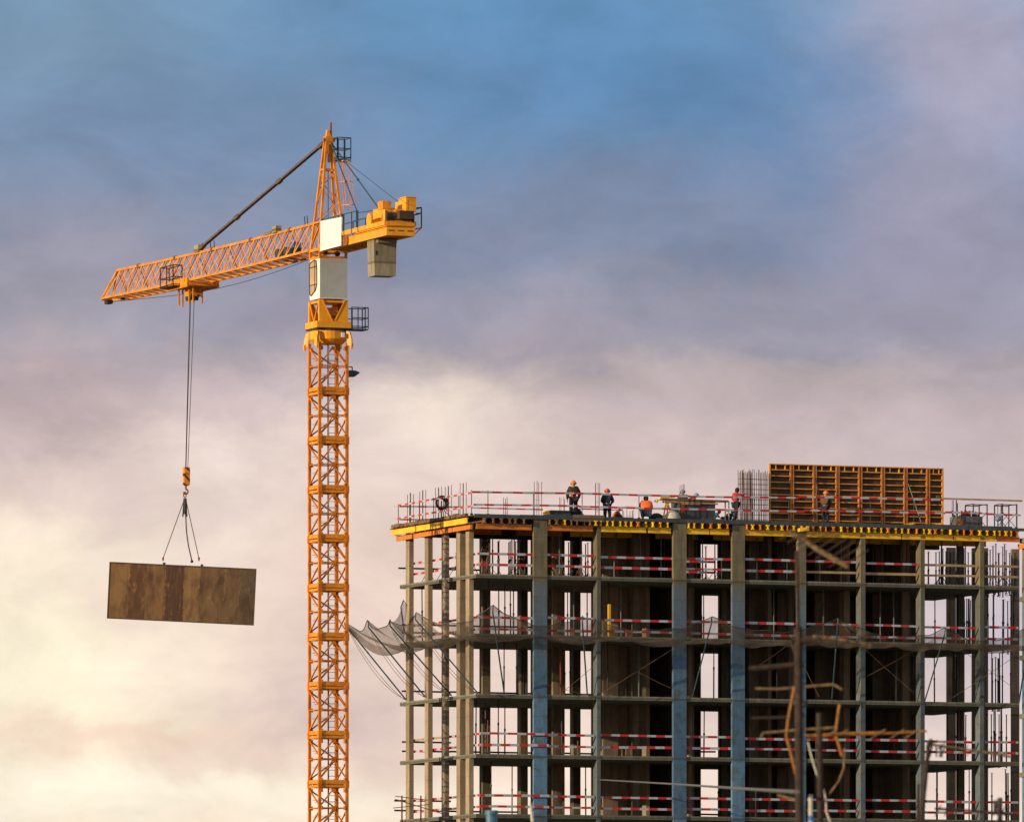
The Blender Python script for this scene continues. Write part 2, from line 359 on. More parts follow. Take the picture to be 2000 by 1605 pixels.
# ------------------------------------------------------------------ tower crane
MC = FG(641, 1000, 460); MC.z = 0
crane = thing('tower_crane', 'orange lattice tower crane lifting a timber panel left of the concrete building', 'crane', MC)
def cu(px, py, u=0.):
    r = ray(px, py); p = CAM+r*((MC.x+u)/r.x); return Vector((u, p.y-MC.y, p.z))
def cv(px, py, v=0.):
    r = ray(px, py); p = CAM+r*((MC.y+v)/r.y); return Vector((p.x-MC.x, v, p.z))
H = .74      # half side of the mast
PITCH = 95.7/38.478; ZB = Zr(766)
def section():
    root = MB()
    for sx in (-1, 1):
        for sy in (-1, 1):
            root.box(sx*H-.07, sx*H+.07, sy*H-.07, sy*H+.07, 0, PITCH-.002)
            root.box(sx*H-.095, sx*H+.095, sy*H-.095, sy*H+.095, -.17, .19)
    t = .06
    mid = PITCH*.52
    zt = PITCH-.24; z0 = .26
    # near and far faces (inverted V in each half)
    y = -H
    for z1, z2 in ((z0, mid-.05), (mid+.05, zt)):
        root.bar((-H, y, z1), (0, y, z2), t); root.bar((H, y, z1), (0, y, z2), t)
    for y in (-H, H): root.bar((-H, y, mid), (H, y, mid), .05)
    for x in (-H, H):
        root.bar((x, -H, mid), (x, H, mid), .05)
        root.bar((x, H, zt), (x, -H, mid+.1), t); root.bar((x, -H, mid-.1), (x, H, z0), t)
    for zc in (1.0, 1.75): root.bar((-H, 0, zc*.9), (H, .1, zc*.9), .02); 
    ga = root
    for y in (-H, H):
        for x in (-H, H):
            for z in (.22, PITCH*.52, PITCH-.3): ga.box(x-.02-(.14 if x > 0 else -.09), x+.02-(.09 if x > 0 else -.14), y-.085, y+.085, z-.1, z+.1)
    ga.box(-.12, .12, -H-.06, -H-.03, PITCH*.52-.1, PITCH*.52+.1); ga.box(-.12, .12, -H-.06, -H-.03, PITCH-.4, PITCH-.22)
    return root
sec = section().build('mast_section', 'morange', crane, (0, 0, ZB))
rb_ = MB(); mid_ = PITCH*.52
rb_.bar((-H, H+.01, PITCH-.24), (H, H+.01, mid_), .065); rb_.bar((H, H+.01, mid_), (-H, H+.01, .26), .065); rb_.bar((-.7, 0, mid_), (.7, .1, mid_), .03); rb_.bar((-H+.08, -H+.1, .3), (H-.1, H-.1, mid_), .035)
rb_.build('rear_bracing', 'mshade', sec)
bnd = MB()
for y in (-H, H):
    bnd.box(-H+.1, H-.1, y-.05, y+.05, .03, .23); bnd.box(-H+.1, H-.1, y-.045, y+.045, -.16, -.03)
for x in (-H, H):
    bnd.box(x-.05, x+.05, -H+.1, H-.1, .03, .23); bnd.box(x-.045, x+.045, -H+.1, H-.1, -.16, -.03)
bnd.box(-H+.12, H-.12, -H+.12, H-.12, -.02, .02)
bo = bnd.build('landing_frame', 'lorange', sec)
lad = MB()
for x in (.16, .5): lad.bar((x, .35, .0), (x, .35, PITCH), .03)
for i in range(8): lad.bar((.16, .35, .15+i*.3), (.5, .35, .15+i*.3), .025)
for x in (-H, H):
    for z in (.85, 1.7): lad.bar((-H, .3, z), (.16, .35, z), .02)
lo = lad.build('ladder', 'rust', sec)
for i in range(1, 20):
    dup(sec, crane, (0, 0, ZB-i*PITCH))
b = MB(); b.box(-1.3, 1.3, -1.3, 1.3, 0, ZB-19*PITCH); b.build('base_block', 'cw', crane)
c = MB(); c.tube((-.1, -.3, 1), (-.14, -.3, Zr(672)), .022); c.build('power_cable', 'dark', crane)

# slewing ring and turret
r_ = MB()
def ngon_ring(mb, cx_, cy_, z0, z1, ra, rb=None, n=28):
    rb = rb or ra; mb.tube((cx_, cy_, z0), (cx_, cy_, z1), ra, rb, n)
ngon_ring(r_, 0, 0, Zr(672), Zr(664), .74, .96)
ngon_ring(r_, 0, 0, Zr(664), Zr(648), .96)
for sx in (-1, 1):
    for sy in (-1, 1):
        x, y = sx*.80, sy*.80
        r_.prism([(x*.95, y*.95, Zr(648)), (x*1.0, y*1.0, Zr(676)), (x*1.20, y*1.20, Zr(678)), (x*1.20, y*1.20, Zr(664)), (x*1.1, y*1.1, Zr(650))], (sy*.1, -sx*.1, 0))
        r_.box(x*1.16-.06, x*1.16+.06, y*1.16-.06, y*1.16+.06, Zr(683), Zr(672))
r_.build('slewing_ring', 'yellow', crane)
d_ = MB(); ngon_ring(d_, 0, 0, Zr(648), Zr(643), .98, n=28); d_.box(-.9, .9, -.9, .9, Zr(645), Zr(642.5)); d_.build('ring_gear', 'dark', crane)
t_ = MB(); z0, z1 = Zr(642.5), Zr(588); zr = Zr(630)
t_.box(-.92, .92, -.86, .86, z0, zr)
for sx in (-1, 1):
    for sy in (-1, 1): t_.box(sx*.72-.06, sx*.72+.06, sy*.72-.06, sy*.72+.06, zr, z1)
for sy in (-1, 1):
    y = sy*.78
    t_.prism([(-.78, y, zr), (-.78, y, z1), (-.62, y, z1), (-.06, y, zr)], (0, sy*.02, 0))
    t_.prism([(.78, y, zr), (.06, y, zr), (.62, y, z1), (.78, y, z1)], (0, sy*.02, 0))
    t_.bar((-.62, y-.02, z1), (-.06, y-.02, zr+.02), .05); t_.bar((.62, y-.02, z1), (.06, y-.02, zr+.02), .05)
for x in (-.76, .76):
    t_.bar((x, -.72, z1), (x, 0, zr), .06); t_.bar((x, .72, z1), (x, 0, zr), .06)
t_.box(-.7, .7, -.78, .78, z1-.14, z1-.03)
t_.build('turret', 'yellow', crane)
t2 = MB(); t2.box(-.22, .4, -.1, .5, zr, zr+.75); t2.tube((.45, -.45, zr), (.45, -.45, z1), .1); t2.box(.35, .62, -.5, -.3, zr+.6, z1)
t2.build('slewing_motor', 'rust', crane)
nb = MB(); nb.box(.34, .52, -1.0, -.94, Zr(661), Zr(652)); nb.build('number_plate', 'white', crane)

# operator cab
cb_ = MB(); zc0, zc1 = Zr(586), Zr(508)
cabx = .74
# side profile in the v-z plane, extruded along u
prof = [(-.76, zc0), (-.76, zc1), (.55, zc1), (.72, zc1-.12), (.76, zc1-.45), (.74, zc0+.28), (.66, zc0)]
cb_.prism([(-cabx, y, z) for y, z in prof], (2*cabx, 0, 0))
cab = cb_.build('cab', 'cabgrey', crane)
wd = MB(); xw = -cabx-.012
win = [(.70, zc1-.45), (.66, zc1-.2), (.52, zc1-.12), (-.05, zc1-.03), (-.32, zc1-.1), (-.40, zc1-.55), (-.40, zc0+.75), (-.2, zc0+.45), (.45, zc0+.22), (.64, zc0+.3)]
wd.prism([(xw, y, z) for y, z in win], (.02, 0, 0)); wn_ = wd.build('window', 'glass', cab)
wf_ = MB()
for a, b in zip(win, win[1:]+win[:1]): wf_.bar((xw-.01, a[0], a[1]), (xw-.01, b[0], b[1]), .04)
wf_.bar((xw-.01, -.1, zc1-.05), (xw-.01, -.1, zc0+.4), .035)
for zz in (zc1-.38, zc0+.75): wf_.bar((xw-.01, -.4, zz), (xw-.01, .68, zz), .035)
wf_.build('window_frame', 'dark', cab)
# seams of the cab's rear wall
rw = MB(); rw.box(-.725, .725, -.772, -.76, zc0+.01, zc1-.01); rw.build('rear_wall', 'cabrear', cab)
sm = MB(); sm.box(-.735, .735, -.776, -.772, zc0+.0, zc0+.04)
sm.build('wall_trim', 'white', cab)
# frame between cab and jib
fr = MB(); zf0, zf1 = Zr(508), Zr(487)
for sx in (-1, 1):
    for sy in (-1, 1): fr.box(sx*.7-.06, sx*.7+.06, sy*.7-.06, sy*.7+.06, zf0, zf1)
for sy in (-1, 1):
    fr.box(-.64, .64, sy*.7-.05, sy*.7+.05, zf0, zf0+.12); fr.box(-.64, .64, sy*.7-.05, sy*.7+.05, zf1-.1, zf1)
    fr.bar((-.64, sy*.7, zf0+.1), (.64, sy*.7, zf1-.08), .05)
for sx in (-1, 1):
    fr.box(sx*.7-.05, sx*.7+.05, -.64, .64, zf0, zf0+.12); fr.box(sx*.7-.07, sx*.7+.07, -.64, .64, zf1-.14, zf1)
fr.build('pivot_frame', 'orange', crane)
pv = MB()
for x in (-.3, .35): pv.ball((x, -.4, zf0+.3), .16)
pv.tube((-.3, -.4, zf0+.3), (.35, -.4, zf0+.3), .04)
pv.build('pivot_joint', 'dark', crane)
# maintenance platform beside the turret
pf = MB(); pz0, pz1 = Zr(643), Zr(601); x0, x1, y0, y1 = .95, 1.85, -.85, .0
pf.box(x0-.2, x1, y0, y1, pz0-.06, pz0)
pfo = pf.build('platform', 'teal', crane)
rl = MB()
def railing(mb, pts, z0, hs, w=.045, closed=False):
    pts = pts+[pts[0]] if closed else pts
    for a in pts: mb.bar((a[0], a[1], z0), (a[0], a[1], z0+hs[-1]), w)
    for a, b in zip(pts, pts[1:]):
        for h in hs: mb.bar((a[0], a[1], z0+h), (b[0], b[1], z0+h), w)
railing(rl, [(x0, y0), (1.3, y0), (x1, y0), (x1, -.42), (x1, y1), (1.3, y1), (x0, y1)], pz0, [.12, .55, 1.08])
rl.build('railing', 'teal', pfo)
fl = MB(); fz = Zr(728); fl.bar((H, -.4, fz+.3), (1.15, -.4, fz+.3), .05); fl.bar((1.15, -.4, fz+.3), (1.15, -.4, fz+.1), .05)
fl.prism([(.95, -.5, fz+.12), (1.3, -.5, fz+.12), (1.55, -.5, fz+.02), (1.25, -.5, fz-.2), (.95, -.5, fz-.2)], (0, .35, 0)); fl.build('floodlight', 'teal', crane)

# tower peak
pk = MB(); zk0, zk1 = Zr(487), Zr(268)
top = Vector((0, 0, zk1))
for sx in (-1, 1):
    for sy in (-1, 1):
        pk.bar((sx*.70, sy*.6, zk0), (sx*.13, sy*.12, zk1-.1), .115)
def leg(sx, sy, t): return Vector((sx*.70, sy*.6, zk0)).lerp(Vector((sx*.13, sy*.12, zk1-.1)), t)
for i, (t0, t1) in enumerate(((.04, .24), (.24, .42), (.42, .58), (.58, .70))):
    for sy in (-1, 1):
        a, b = (leg(-1, sy, t0), leg(1, sy, t1)) if i % 2 else (leg(1, sy, t0), leg(-1, sy, t1))
        pk.bar(a, b, .045); 
    for sx in (-1, 1):
        a, b = (leg(sx, -1, t0), leg(sx, 1, t1)) if i % 2 else (leg(sx, 1, t0), leg(sx, -1, t1))
        pk.bar(a, b, .045)
for t in (.24, .72):
    for sy in (-1, 1): pk.bar(leg(-1, sy, t), leg(1, sy, t), .09)
    for sx in (-1, 1): pk.bar(leg(sx, -1, t), leg(sx, 1, t), .09)
pk.prism([leg(-1, -1, .86)+Vector((-.04, -.05, 0)), leg(1, -1, .86)+Vector((.04, -.05, 0)), Vector((.16, -.17, zk1)), Vector((-.16, -.17, zk1))], (0, .03, 0))
pk.box(-.2, .2, -.2, .2, zk1-.25, zk1+.02); pk.prism([(-.13, -.1, zk1), (.13, -.1, zk1), (.02, -.1, zk1+.35), (-.08, -.1, zk1+.35)], (0, .2, 0))
peak = pk.build('tower_peak', 'orange', crane)
ps = MB(); ps.tube((.14, 0, zk1-.1), (.14, 0, Zr(241)), .055); ps.ball((.14, 0, Zr(241)), .07); ps.tube((-.3, -.1, zk1-.15), (.3, -.1, zk1-.15), .1, n=10); ps.box(-.07, .07, -.26, -.1, zk1-1.3, zk1-.4)
ps.build('mast_lamp_post', 'rust', peak)
# peak platform, ladder with safety hoops
pp = MB(); a = cv(655, 312, -.45); b2 = cv(681, 312, -.45); zp0 = a.z; zp1 = cv(655, 270, -.45).z
pp.box(a.x, b2.x, -.75, .1, zp0-.05, zp0)
ppo = pp.build('peak_platform', 'teal', peak)
pr = MB(); mx = (a.x+b2.x)/2
railing(pr, [(a.x, -.75), (mx, -.75), (b2.x, -.75), (b2.x, .1), (mx, .1), (a.x, .1)], zp0, [.1, .55, 1.1], .045, True)
pr.build('railing', 'teal', ppo)
ld = MB(); zl = cv(670, 410, -.5).z
for x in (.62, .98): ld.bar((x*.6+.15, -.35, zp0), (x*1.0, -.7, zl), .03)
for i in range(22):
    t = i/21; ld.bar((.62*.6+.15+(.62-.522)*t, -.35-.35*t, zp0+(zl-zp0)*t), (.98*.6+.15+(.98-.738)*t, -.35-.35*t, zp0+(zl-zp0)*t), .02)
for t in (.03, .45, .92):
    c0 = Vector((.66+.12*t, -.35-.35*t, zp0+(zl-zp0)*t)); pts = []
    for i in range(9):
        an = math.pi*(i/8); pts.append(c0+Vector((.33*math.cos(an)+.05, -.55*math.sin(an), 0)))
    for p, q in zip(pts, pts[1:]): ld.bar(p, q, .035)
for i in (2, 4, 6):
    an = math.pi*i/8; o = Vector((.33*math.cos(an)+.05, -.55*math.sin(an), 0))
    ld.bar(Vector((.66, -.36, zp0-.05))+o, Vector((.77, -.67, zl+.2))+o, .025)
ld.build('caged_ladder', 'orange', peak)

# jib
ZJ = 55.2; JH = 1.5; JW = .70; VT = cu(198, 584, -.25).y; VE = cu(229, 530, 0).y
def rise(v): return .0+.000*v + max(0, v-8)**2*.0004
J0 = .9; N = 27; pitch = (VE-J0)/N
def top_(v): return Vector((0, v, ZJ+JH+rise(v)))
def bot(sx, v): return Vector((sx*JW, v, ZJ+rise(v)))
jb = MB()
for i in range(N):
    a, b = J0+i*pitch, J0+(i+1)*pitch
    jb.bar(top_(a), top_(b), .12)
    for sx in (-1, 1):
        jb.bar(bot(sx, a), bot(sx, b), .11)
        jb.bar(bot(sx, a), top_((a+b)/2), .042); jb.bar(top_((a+b)/2), bot(sx, b), .042)
    jb.bar(bot(-1, a), bot(1, a), .06); jb.bar(bot(-1, a), bot(1, b), .045)
tip = Vector((-.25, VT, ZJ+rise(VT)+.05)); tip2 = Vector((.35, VT, ZJ+rise(VT)+.05))
jb.bar(top_(VE), tip, .07); jb.bar(top_(VE), tip2, .07); jb.bar(bot(-1, VE), tip, .1); jb.bar(bot(1, VE), tip2, .1); jb.bar(tip, tip2, .12)
jb.bar(bot(-1, VE), bot(1, VE), .08); jb.bar(bot(-1, VE).lerp(tip, .5), top_(VE).lerp(tip, .5), .05)
jb.bar(bot(1, VE), top_(VE), .06); jb.bar(bot(-1, VE), top_(VE), .06)
for v in (J0,): jb.bar(bot(-1, v), top_(v), .1); jb.bar(bot(1, v), top_(v), .1)
jib = jb.build('jib', 'orange', crane)
# darker upright braces at the section joints
jr = MB()
for i in range(0, N+1, 1):
    v = J0+i*pitch
    if i % 2 == 0: jr = MB(); jr.bar(bot(-1, v), top_(v), .035); jr.build('cross_brace', 'rust', jib)
    if i % 4 == 0: jr = MB(); jr.bar(bot(1, v), top_(v), .04); jr.build('cross_brace', 'rust', jib)
for i in range(4, N, 5):
    v = J0+i*pitch; jr = MB(); jr.box(-.1, .1, v-.12, v+.12, ZJ+JH+rise(v)-.08, ZJ+JH+rise(v)+.11); jr.build('joint_plate', 'rust', jib)
ja = MB()
for px, h in ((601, .5), (596, .5), (419, .45), (412, .4)):
    v = cu(px, 450).y; ja.bar(top_(v), top_(v)+Vector((0, .1, h)), .035)
ja.build('stanchion', 'dark', jib)
hw = MB()
for v, dx in ((cu(572, 490).y, 0), (cu(556, 490).y, 0)):
    hw.tube((-.45, v, ZJ+.35+rise(v)), (.45, v, ZJ+.35+rise(v)), .24, n=12); hw.box(-.3, .3, v-.4, v+.4, ZJ+.06, ZJ+.34)
hw.build('trolley_winch', 'teal', jib)
hb = MB(); v = cu(578, 480).y; hb.box(-.2, .2, v-.2, v+.2, ZJ+.5, ZJ+.8); hb.build('control_box', 'bluep', jib)
# pulley brackets under the jib tip
tp = MB(); v = cu(216, 588).y
tp.box(-.25, .05, v-.25, v+.3, ZJ+rise(v)-.25, ZJ+rise(v)-.05); v = cu(240, 588).y; tp.box(-.1, .1, v-.1, v+.1, ZJ+rise(v)-.15, ZJ+rise(v)-.04); tp.build('rope_pulley', 'dark', jib)
gr = MB()
for px, s_ in ((540, .28), (388, .3)):
    v = cu(px, 455).y; gr.box(-.15, .15, v-s_*1.2, v+s_*1.2, ZJ+JH+rise(v)+.03, ZJ+JH+rise(v)+.1+s_)
v = cu(526, 455).y; gr.box(-.12, .12, v-.5, v+.5, ZJ+JH+rise(v)+.05, ZJ+JH+rise(v)+.16)
gr.build('anchor_block', 'cw', jib)
# tie bar to the jib
PT = Vector((-.12, .12, zk1-.25)); va = cu(392, 490).y; PA = top_(va)+Vector((0, 0, .22))
tb = MB()
for x in (-.06, .06): tb.bar(PT+Vector((x, 0, 0)), PA+Vector((x, 0, 0)), .06, .11)
for t in (.03, .36, .70, .985):
    p = PT.lerp(PA, t); d = (PA-PT).normalized(); tb.bar(p-d*.28, p+d*.28, .2, .2)
tb.build('tie_bar', 'pend', crane)
# ropes along the jib
rp = MB()
vt = cu(216, 588).y
pts = [Vector((.1, .9, ZJ-.1))]
for i in range(11):
    t = i/10; v = .9+(vt-.9)*t; pts.append(Vector((.1, v, ZJ-.12+rise(v)-.55*math.sin(math.pi*min(1, t*1.02))**1.0*(1-.35*t))))
rp.path(pts, .017, 5); rp.build('trolley_rope', 'cable', crane)
# trolley
TR = cu(378, 565); vtr = TR.y; zt_ = ZJ+rise(vtr)
tr = MB()
tr.box(-.85, .85, vtr-1.5, vtr+1.3, zt_-.30, zt_-.12)
for sx in (-1, 1):
    tr.box(sx*.86-.05, sx*.86+.05, vtr-1.5, vtr+1.4, zt_-.38, zt_+.12)
    for dv in (-1.1, 1.0): tr.tube((sx*.82, vtr+dv, zt_+.02), (sx*.95, vtr+dv, zt_+.02), .12, n=10)
for dx, dv, zb in ((-.8, -.7, 1.25), (-.8, -1.35, 1.2), (-.45, 1.3, 1.2), (-.8, .9, 1.15), (.7, -.7, 1.1), (.5, .9, 1.0)):
    if dx < .6: tr.bar((dx+.3, vtr+dv, zt_-.2), (dx+.3, vtr+dv, zt_-zb), .075)
tr.box(-.35, .35, vtr-.4, vtr+.4, zt_-.75, zt_-.3)
trolley = tr.build('trolley', 'orange', crane)
sh = MB()
for dx in (-.26, .1):
    for dv in (-.25, .25): sh.tube((dx-.04, vtr+dv, zt_-.78), (dx+.04, vtr+dv, zt_-.78), .2, n=14)
sh.build('sheave', 'dark', trolley)
bk = MB()
v0, v1 = cu(352, 540, -.9).y, cu(327, 540, -.9).y
zb0, zb1 = cu(340, 560, -.9).z, cu(340, 521, -.9).z
railing(bk, [(-1.3, v0), (-1.3, (v0+v1)/2), (-1.3, v1), (-.8, v1), (-.8, v0)], zb0, [.05, .45, zb1-zb0], .045, True)
bk.box(-1.3, -.8, v0, v1, zb0-.05, zb0); bk.build('service_basket', 'dark', trolley)

# counter jib
cj = MB(); VC = -10.3; VC1 = -9.9
for sx in (-1, 1):
    cj.box(sx*.66-.07, sx*.66+.07, VC, -.6, 55.02, 55.37)
    cj.box(sx*.66-.1, sx*.66+.1, VC, -.6, 55.37, 55.40); cj.box(sx*.66-.1, sx*.66+.1, VC, -.6, 54.99, 55.02)
for i in range(9):
    v = -1.2-i*1.05; cj.bar((-.6, v, 55.1), (.6, v, 55.1), .1)
    if i < 8: cj.bar((-.6, v, 55.1), (.6, v-1.05, 55.1), .06)
cj.box(-.76, .76, VC-.08, VC, 54.99, 55.40)
# raised machine frame at the end
cj.box(-.78, .78, VC, VC+4.2, 55.44, 55.50)
for sx in (-1, 1): cj.box(sx*.80-.05, sx*.80+.05, VC-.02, -1.6, 55.50, 55.72)
cj.box(-.74, .74, VC-.06, VC-.002, 55.48, 55.70)
cjo = cj.build('counter_jib', 'yellow', crane)
for x in (-.5, 0, .5):
    sl = MB(); sl.box(x-.16, x+.16, VC-.09, VC-.081, 55.2, 55.27); sl.build('frame_slot', 'rust', cjo)
sl = MB(); v = -4.6; sl.box(-.82, -.74, v-.35, v+.35, 54.98, 55.46); sl.build('joint_plate', 'rust', cjo)
dk = MB(); dk.box(-.58, .58, VC+4.25, -1.0, 55.42, 55.46); dk.build('walkway_deck', 'rust', cjo)
ex = MB(); ex.prism([(.78, VC+.5, 55.35), (1.35, VC+.5, 55.45), (1.35, VC+2.0, 55.45), (.78, VC+2.0, 55.35)], (0, 0, .06)); ex.bar((1.3, VC+.5, 55.45), (.78, VC+.3, 55.02), .04)
ex.build('side_walkway', 'orange', cjo)
er = MB()
e1 = 1.32
for v in (VC+.5, VC+1.9): er.bar((e1, v, 55.45), (e1, v, 56.5), .05)
for h in (.75, 1.03): er.bar((e1, VC+.5, 55.45+h), (e1, VC+1.9, 55.45+h), .05); er.bar((e1, VC+.5, 55.45+h), (e1-.3, VC+.5, 55.45+h-.03), .06)
er.build('end_railing', 'teal', cjo)
cr = MB()
for sx in (-.86, .86):
    pts = [(sx, v) for v in (-1.3, -2.0, -3.1, -3.8, -4.6, -5.7, -6.6)]
    railing(cr, pts, 55.5, [.55, 1.05], .04)
for x, v in ((-.84, -1.4), (-.84, -4.3)): cr.bar((x, v, 55.4), (x, v, 56.6), .09)
cr.bar((-.84, -6.5, 56.45), (-.2, -9.0, 56.45), .04)
cr.build('railing', 'teal', cjo)
wp = MB(); q = [cu(626, 432, -.92), cu(667, 424, -.92), cu(665.5, 480, -.92), cu(625, 490.5, -.92)]
wp.prism(q, (.06, 0, 0)); wp.build('side_board', 'white', crane)
# counterweight
w_ = MB(); vw0 = cu(730, 500, -.62).y; vw1 = cu(717, 500, -.62).y; vm = cu(724, 500, -.62).y; zw0 = cu(730, 538, -.62).z
for a, b in ((vw0, vm-.015), (vm+.015, vw1)):
    x0, x1 = -.62, .60
    w_.quadbox([(x0+.05, a, zw0), (x1-.05, a, zw0), (x1-.05, b, zw0), (x0+.05, b, zw0), (x0, a, 55.0), (x1, a, 55.0), (x1, b, 55.0), (x0, b, 55.0)])
w_.box(-.5, .5, vw0-.3, vw0, 54.8, 54.98)
cw = w_.build('counterweight', 'cw', cjo)
hk = MB(); hk.box(-.52, -.46, vw0-.02, vw0, 54.2, 54.42)
hk.build('lifting_recess', 'dark', cw)
# hoist machinery
wm = MB(); v = cu(737, 420, -.45).y
wm.tube((-.75, v+.4, 55.95), (-.2, v+.4, 55.95), .36, n=14); wm.box(-.72, -.05, v-1.5, v-.1, 55.95, 56.42); wm.box(-.1, .55, v-1.6, v-.6, 55.95, 56.35)
wm.tube((-.4, v-.7, 56.42), (-.4, v-.7, 56.55), .2, n=10); wm.box(-.6, -.2, v-.2, v+.9, 55.5, 55.75); wm.box(-.76, -.5, v-1.9, v-1.55, 55.5, 56.3)
wm.build('hoist_winch', 'yellow', cjo)
dr = MB(); vd = cu(782, 430, 0).y
dr.tube((-.72, vd+.3, 55.86), (.70, vd+.3, 55.86), .30, n=18); dr.tube((.62, vd+.3, 55.88), (.72, vd+.3, 55.88), .40, n=18); dr.tube((-.75, vd+.3, 55.88), (-.66, vd+.3, 55.88), .38, n=18)
dr.box(-.2, .55, vd-.45, vd-.05, 55.8, 56.2)
dr.build('rope_drum', 'plyb', cjo)
db = MB(); db.tube((-.7, vd+.7, 55.9), (-.2, vd+.7, 55.9), .22, n=10); db.box(-.75, -.3, vd+.5, vd+1.2, 56.35, 56.75); db.box(-.7, .65, VC+.0, VC+.4, 55.7, 55.78); db.build('gearbox', 'orange', cjo)
bx = MB(); pz0 = cv(793, 413, VC).z; pz1 = cv(793, 385, VC).z; pa = cv(793, 400, VC+.1).x; pb_ = cv(813, 400, VC+.1).x
bx.box(pa, pb_, VC+.1, VC+1.1, pz0, pz1); bx.box(pa-.03, pb_+.03, VC+.06, VC+1.14, pz1, pz1+.04); bx.box(pa+.03, pb_-.1, VC+1.14, VC+1.7, pz0+.06, pz1-.12)
bxo = bx.build('control_cabinet', 'yellow', cjo)
bd = MB(); bd.box(pa+.08, pb_-.08, VC+.085, VC+.1, pz1-.13, pz1-.11); bd.box(pa+.06, pa+.075, VC+.085, VC+.1, pz0+.1, pz1-.13); bd.build('cabinet_door_edge', 'orange', bxo)
bs = MB(); bs.bar(((pa+pb_)/2-.2, VC+.5, 55.5), ((pa+pb_)/2-.2, VC+.5, pz0), .12); bs.bar(((pa+pb_)/2+.2, VC+.6, 55.5), ((pa+pb_)/2+.2, VC+.6, pz0), .12); bs.build('cabinet_stand', 'rust', cjo)
# tie ropes to the counter jib
ct = MB(); P0 = Vector((.1, -.1, zk1-.25))
for q in (cu(697, 412, -.7), cu(738, 405, .7)):
    q.z = max(q.z, 55.9); ct.tube(P0, q, .035, n=6); m_ = P0.lerp(q, .58); ct.ball(m_, .075); ct.bar(q, (q.x, q.y, 55.4), .07)
ct.build('tie_rope', 'teal', crane)
ht = MB(); ht.tube(Vector((.15, -.15, zk1-.7)), cu(776, 393, -.2), .016, n=5); ht.build('hoist_rope', 'teal', crane)
cdn = MB(); cdn.tube((-.02, -.05, zk1-1.6), (-.02, -.05, 55.5), .02, n=5); cdn.build('drop_cable', 'cable', crane)

# hoist ropes, hook block
DL = 460+TR.y*math.cos(TH)     # viewing distance of the load
def ld_(px, py, dd=0.): return FG(px, py, DL+dd)-MC
hr = MB()
for a, b in (((371, 582), (362.4, 914)), ((379.5, 582), (366.8, 914)), ((372.5, 582), (363.4, 914))): hr.tube(ld_(*a), ld_(*b), .018, n=5)
hr.build('hoist_rope', 'cable', crane)
hkc = ld_(364, 930)
hb = MB(); hb.box(-.16, .16, -.13, .13, -.45, .48); hb.tube((-.15, 0, .2), (.15, 0, .2), .18, n=12); hb.box(-.11, .11, -.09, .09, -.5, -.42)
hbo = hb.build('hook_block', 'hazard', crane, hkc)
hk = MB(); hk.tube((-.02, 0, -.5), (-.04, 0, -.68), .05)
pts = [Vector((-.04+.13*math.sin(t), 0, -.81+.13*math.cos(t))) for t in [i*.45 for i in range(0, 11)]]
hk.path(pts, .045, 6); hk.build('hook', 'rust', hbo)

# the load and its slings
sl_ = thing('lifting_sling', 'chain sling with dangling spare legs between the crane hook and timber panel', 'sling', FG(361.5, 962, DL))
def sp_(px, py, dd=0.): return FG(px, py, DL+dd)-sl_.location
m = MB(); pts = [sp_(361+2.5*math.sin(t), 966+6*math.cos(t)) for t in [i*.7 for i in range(10)]]; m.path(pts, .03, 5); m.build('ring', 'rust', sl_)
for e in ((318.5, 1090), (388.5, 1090)):
    m = MB(); m.tube(sp_(361.5+(1.5 if e[0] > 350 else -1.5), 975), sp_(*e), .022, n=5); m.build('sling_leg', 'cable', sl_)
    m = MB(); q = sp_(*e); m.ball(q, .07); m.tube(q, q+Vector((0, 0, -.14)), .04); m.build('sling_hook', 'rust', sl_)
for x0, x1, y1, r0 in ((359.5, 357, 1009, .04), (361.5, 361, 1004, .06), (363, 364.5, 1009, .05)):
    m = MB(); m.path([sp_(x0, 973), sp_((x0+x1)/2, (975+y1)/2), sp_(x1, y1)], r0, 6); m.build('spare_chain', 'dark', sl_)
m = MB(); m.path([sp_(362.5, 1004), sp_(364.5, 1040), sp_(368, 1065), sp_(374.5, 1094)], .035, 6); m.ball(sp_(374.8, 1096), .09); m.build('spare_strap', 'cable', sl_)
lc = FG(354.8, 1158.8, DL+.1); lw = 287.4/FPX*DL/2; lh = 110.5/FPX*DL/2
load = thing('formwork_panel', 'weathered brown timber formwork panel hanging tilted from the crane hook', 'formwork panel', lc)
load.rotation_euler = (0, math.radians(2.75), -TH)
m = MB(); m.box(-lw+.06, lw-.06, -.03, .06, -lh+.06, lh-.06); m.build('plank_face', 'load', load)
m = MB()
m.box(-lw, lw, -.05, .12, lh-.06, lh); m.box(-lw, lw, -.05, .12, -lh, -lh+.06); m.box(-lw, -lw+.06, -.05, .12, -lh+.06, lh-.06); m.box(lw-.06, lw, -.05, .12, -lh+.06, lh-.06)
m.build('frame', 'plyb', load)
m = MB()
for x in [-lw+.5+i*(2*lw-1)/6 for i in range(7)]: m.box(x-.05, x+.05, .06, .22, -lh+.06, lh-.06)
m.build('rear_waler', 'beamy', load)
for x in (-1.0, 1.0):
    m = MB(); m.box(x-.07, x+.07, -.04, .1, lh, lh+.10); m.build('lifting_lug', 'dark', load)

# ------------------------------------------------------------------ building under construction
ST = 117/38.478
bld = thing('building', 'unfinished concrete frame building with open storeys and yellow roof formwork', 'building', (CX, CY, 0))
D2 = 10.9; UE = U(1991); ZT = ZD-.35
def uz(py, v=0): return 12+(HOR-py)*(460+0)/FPX
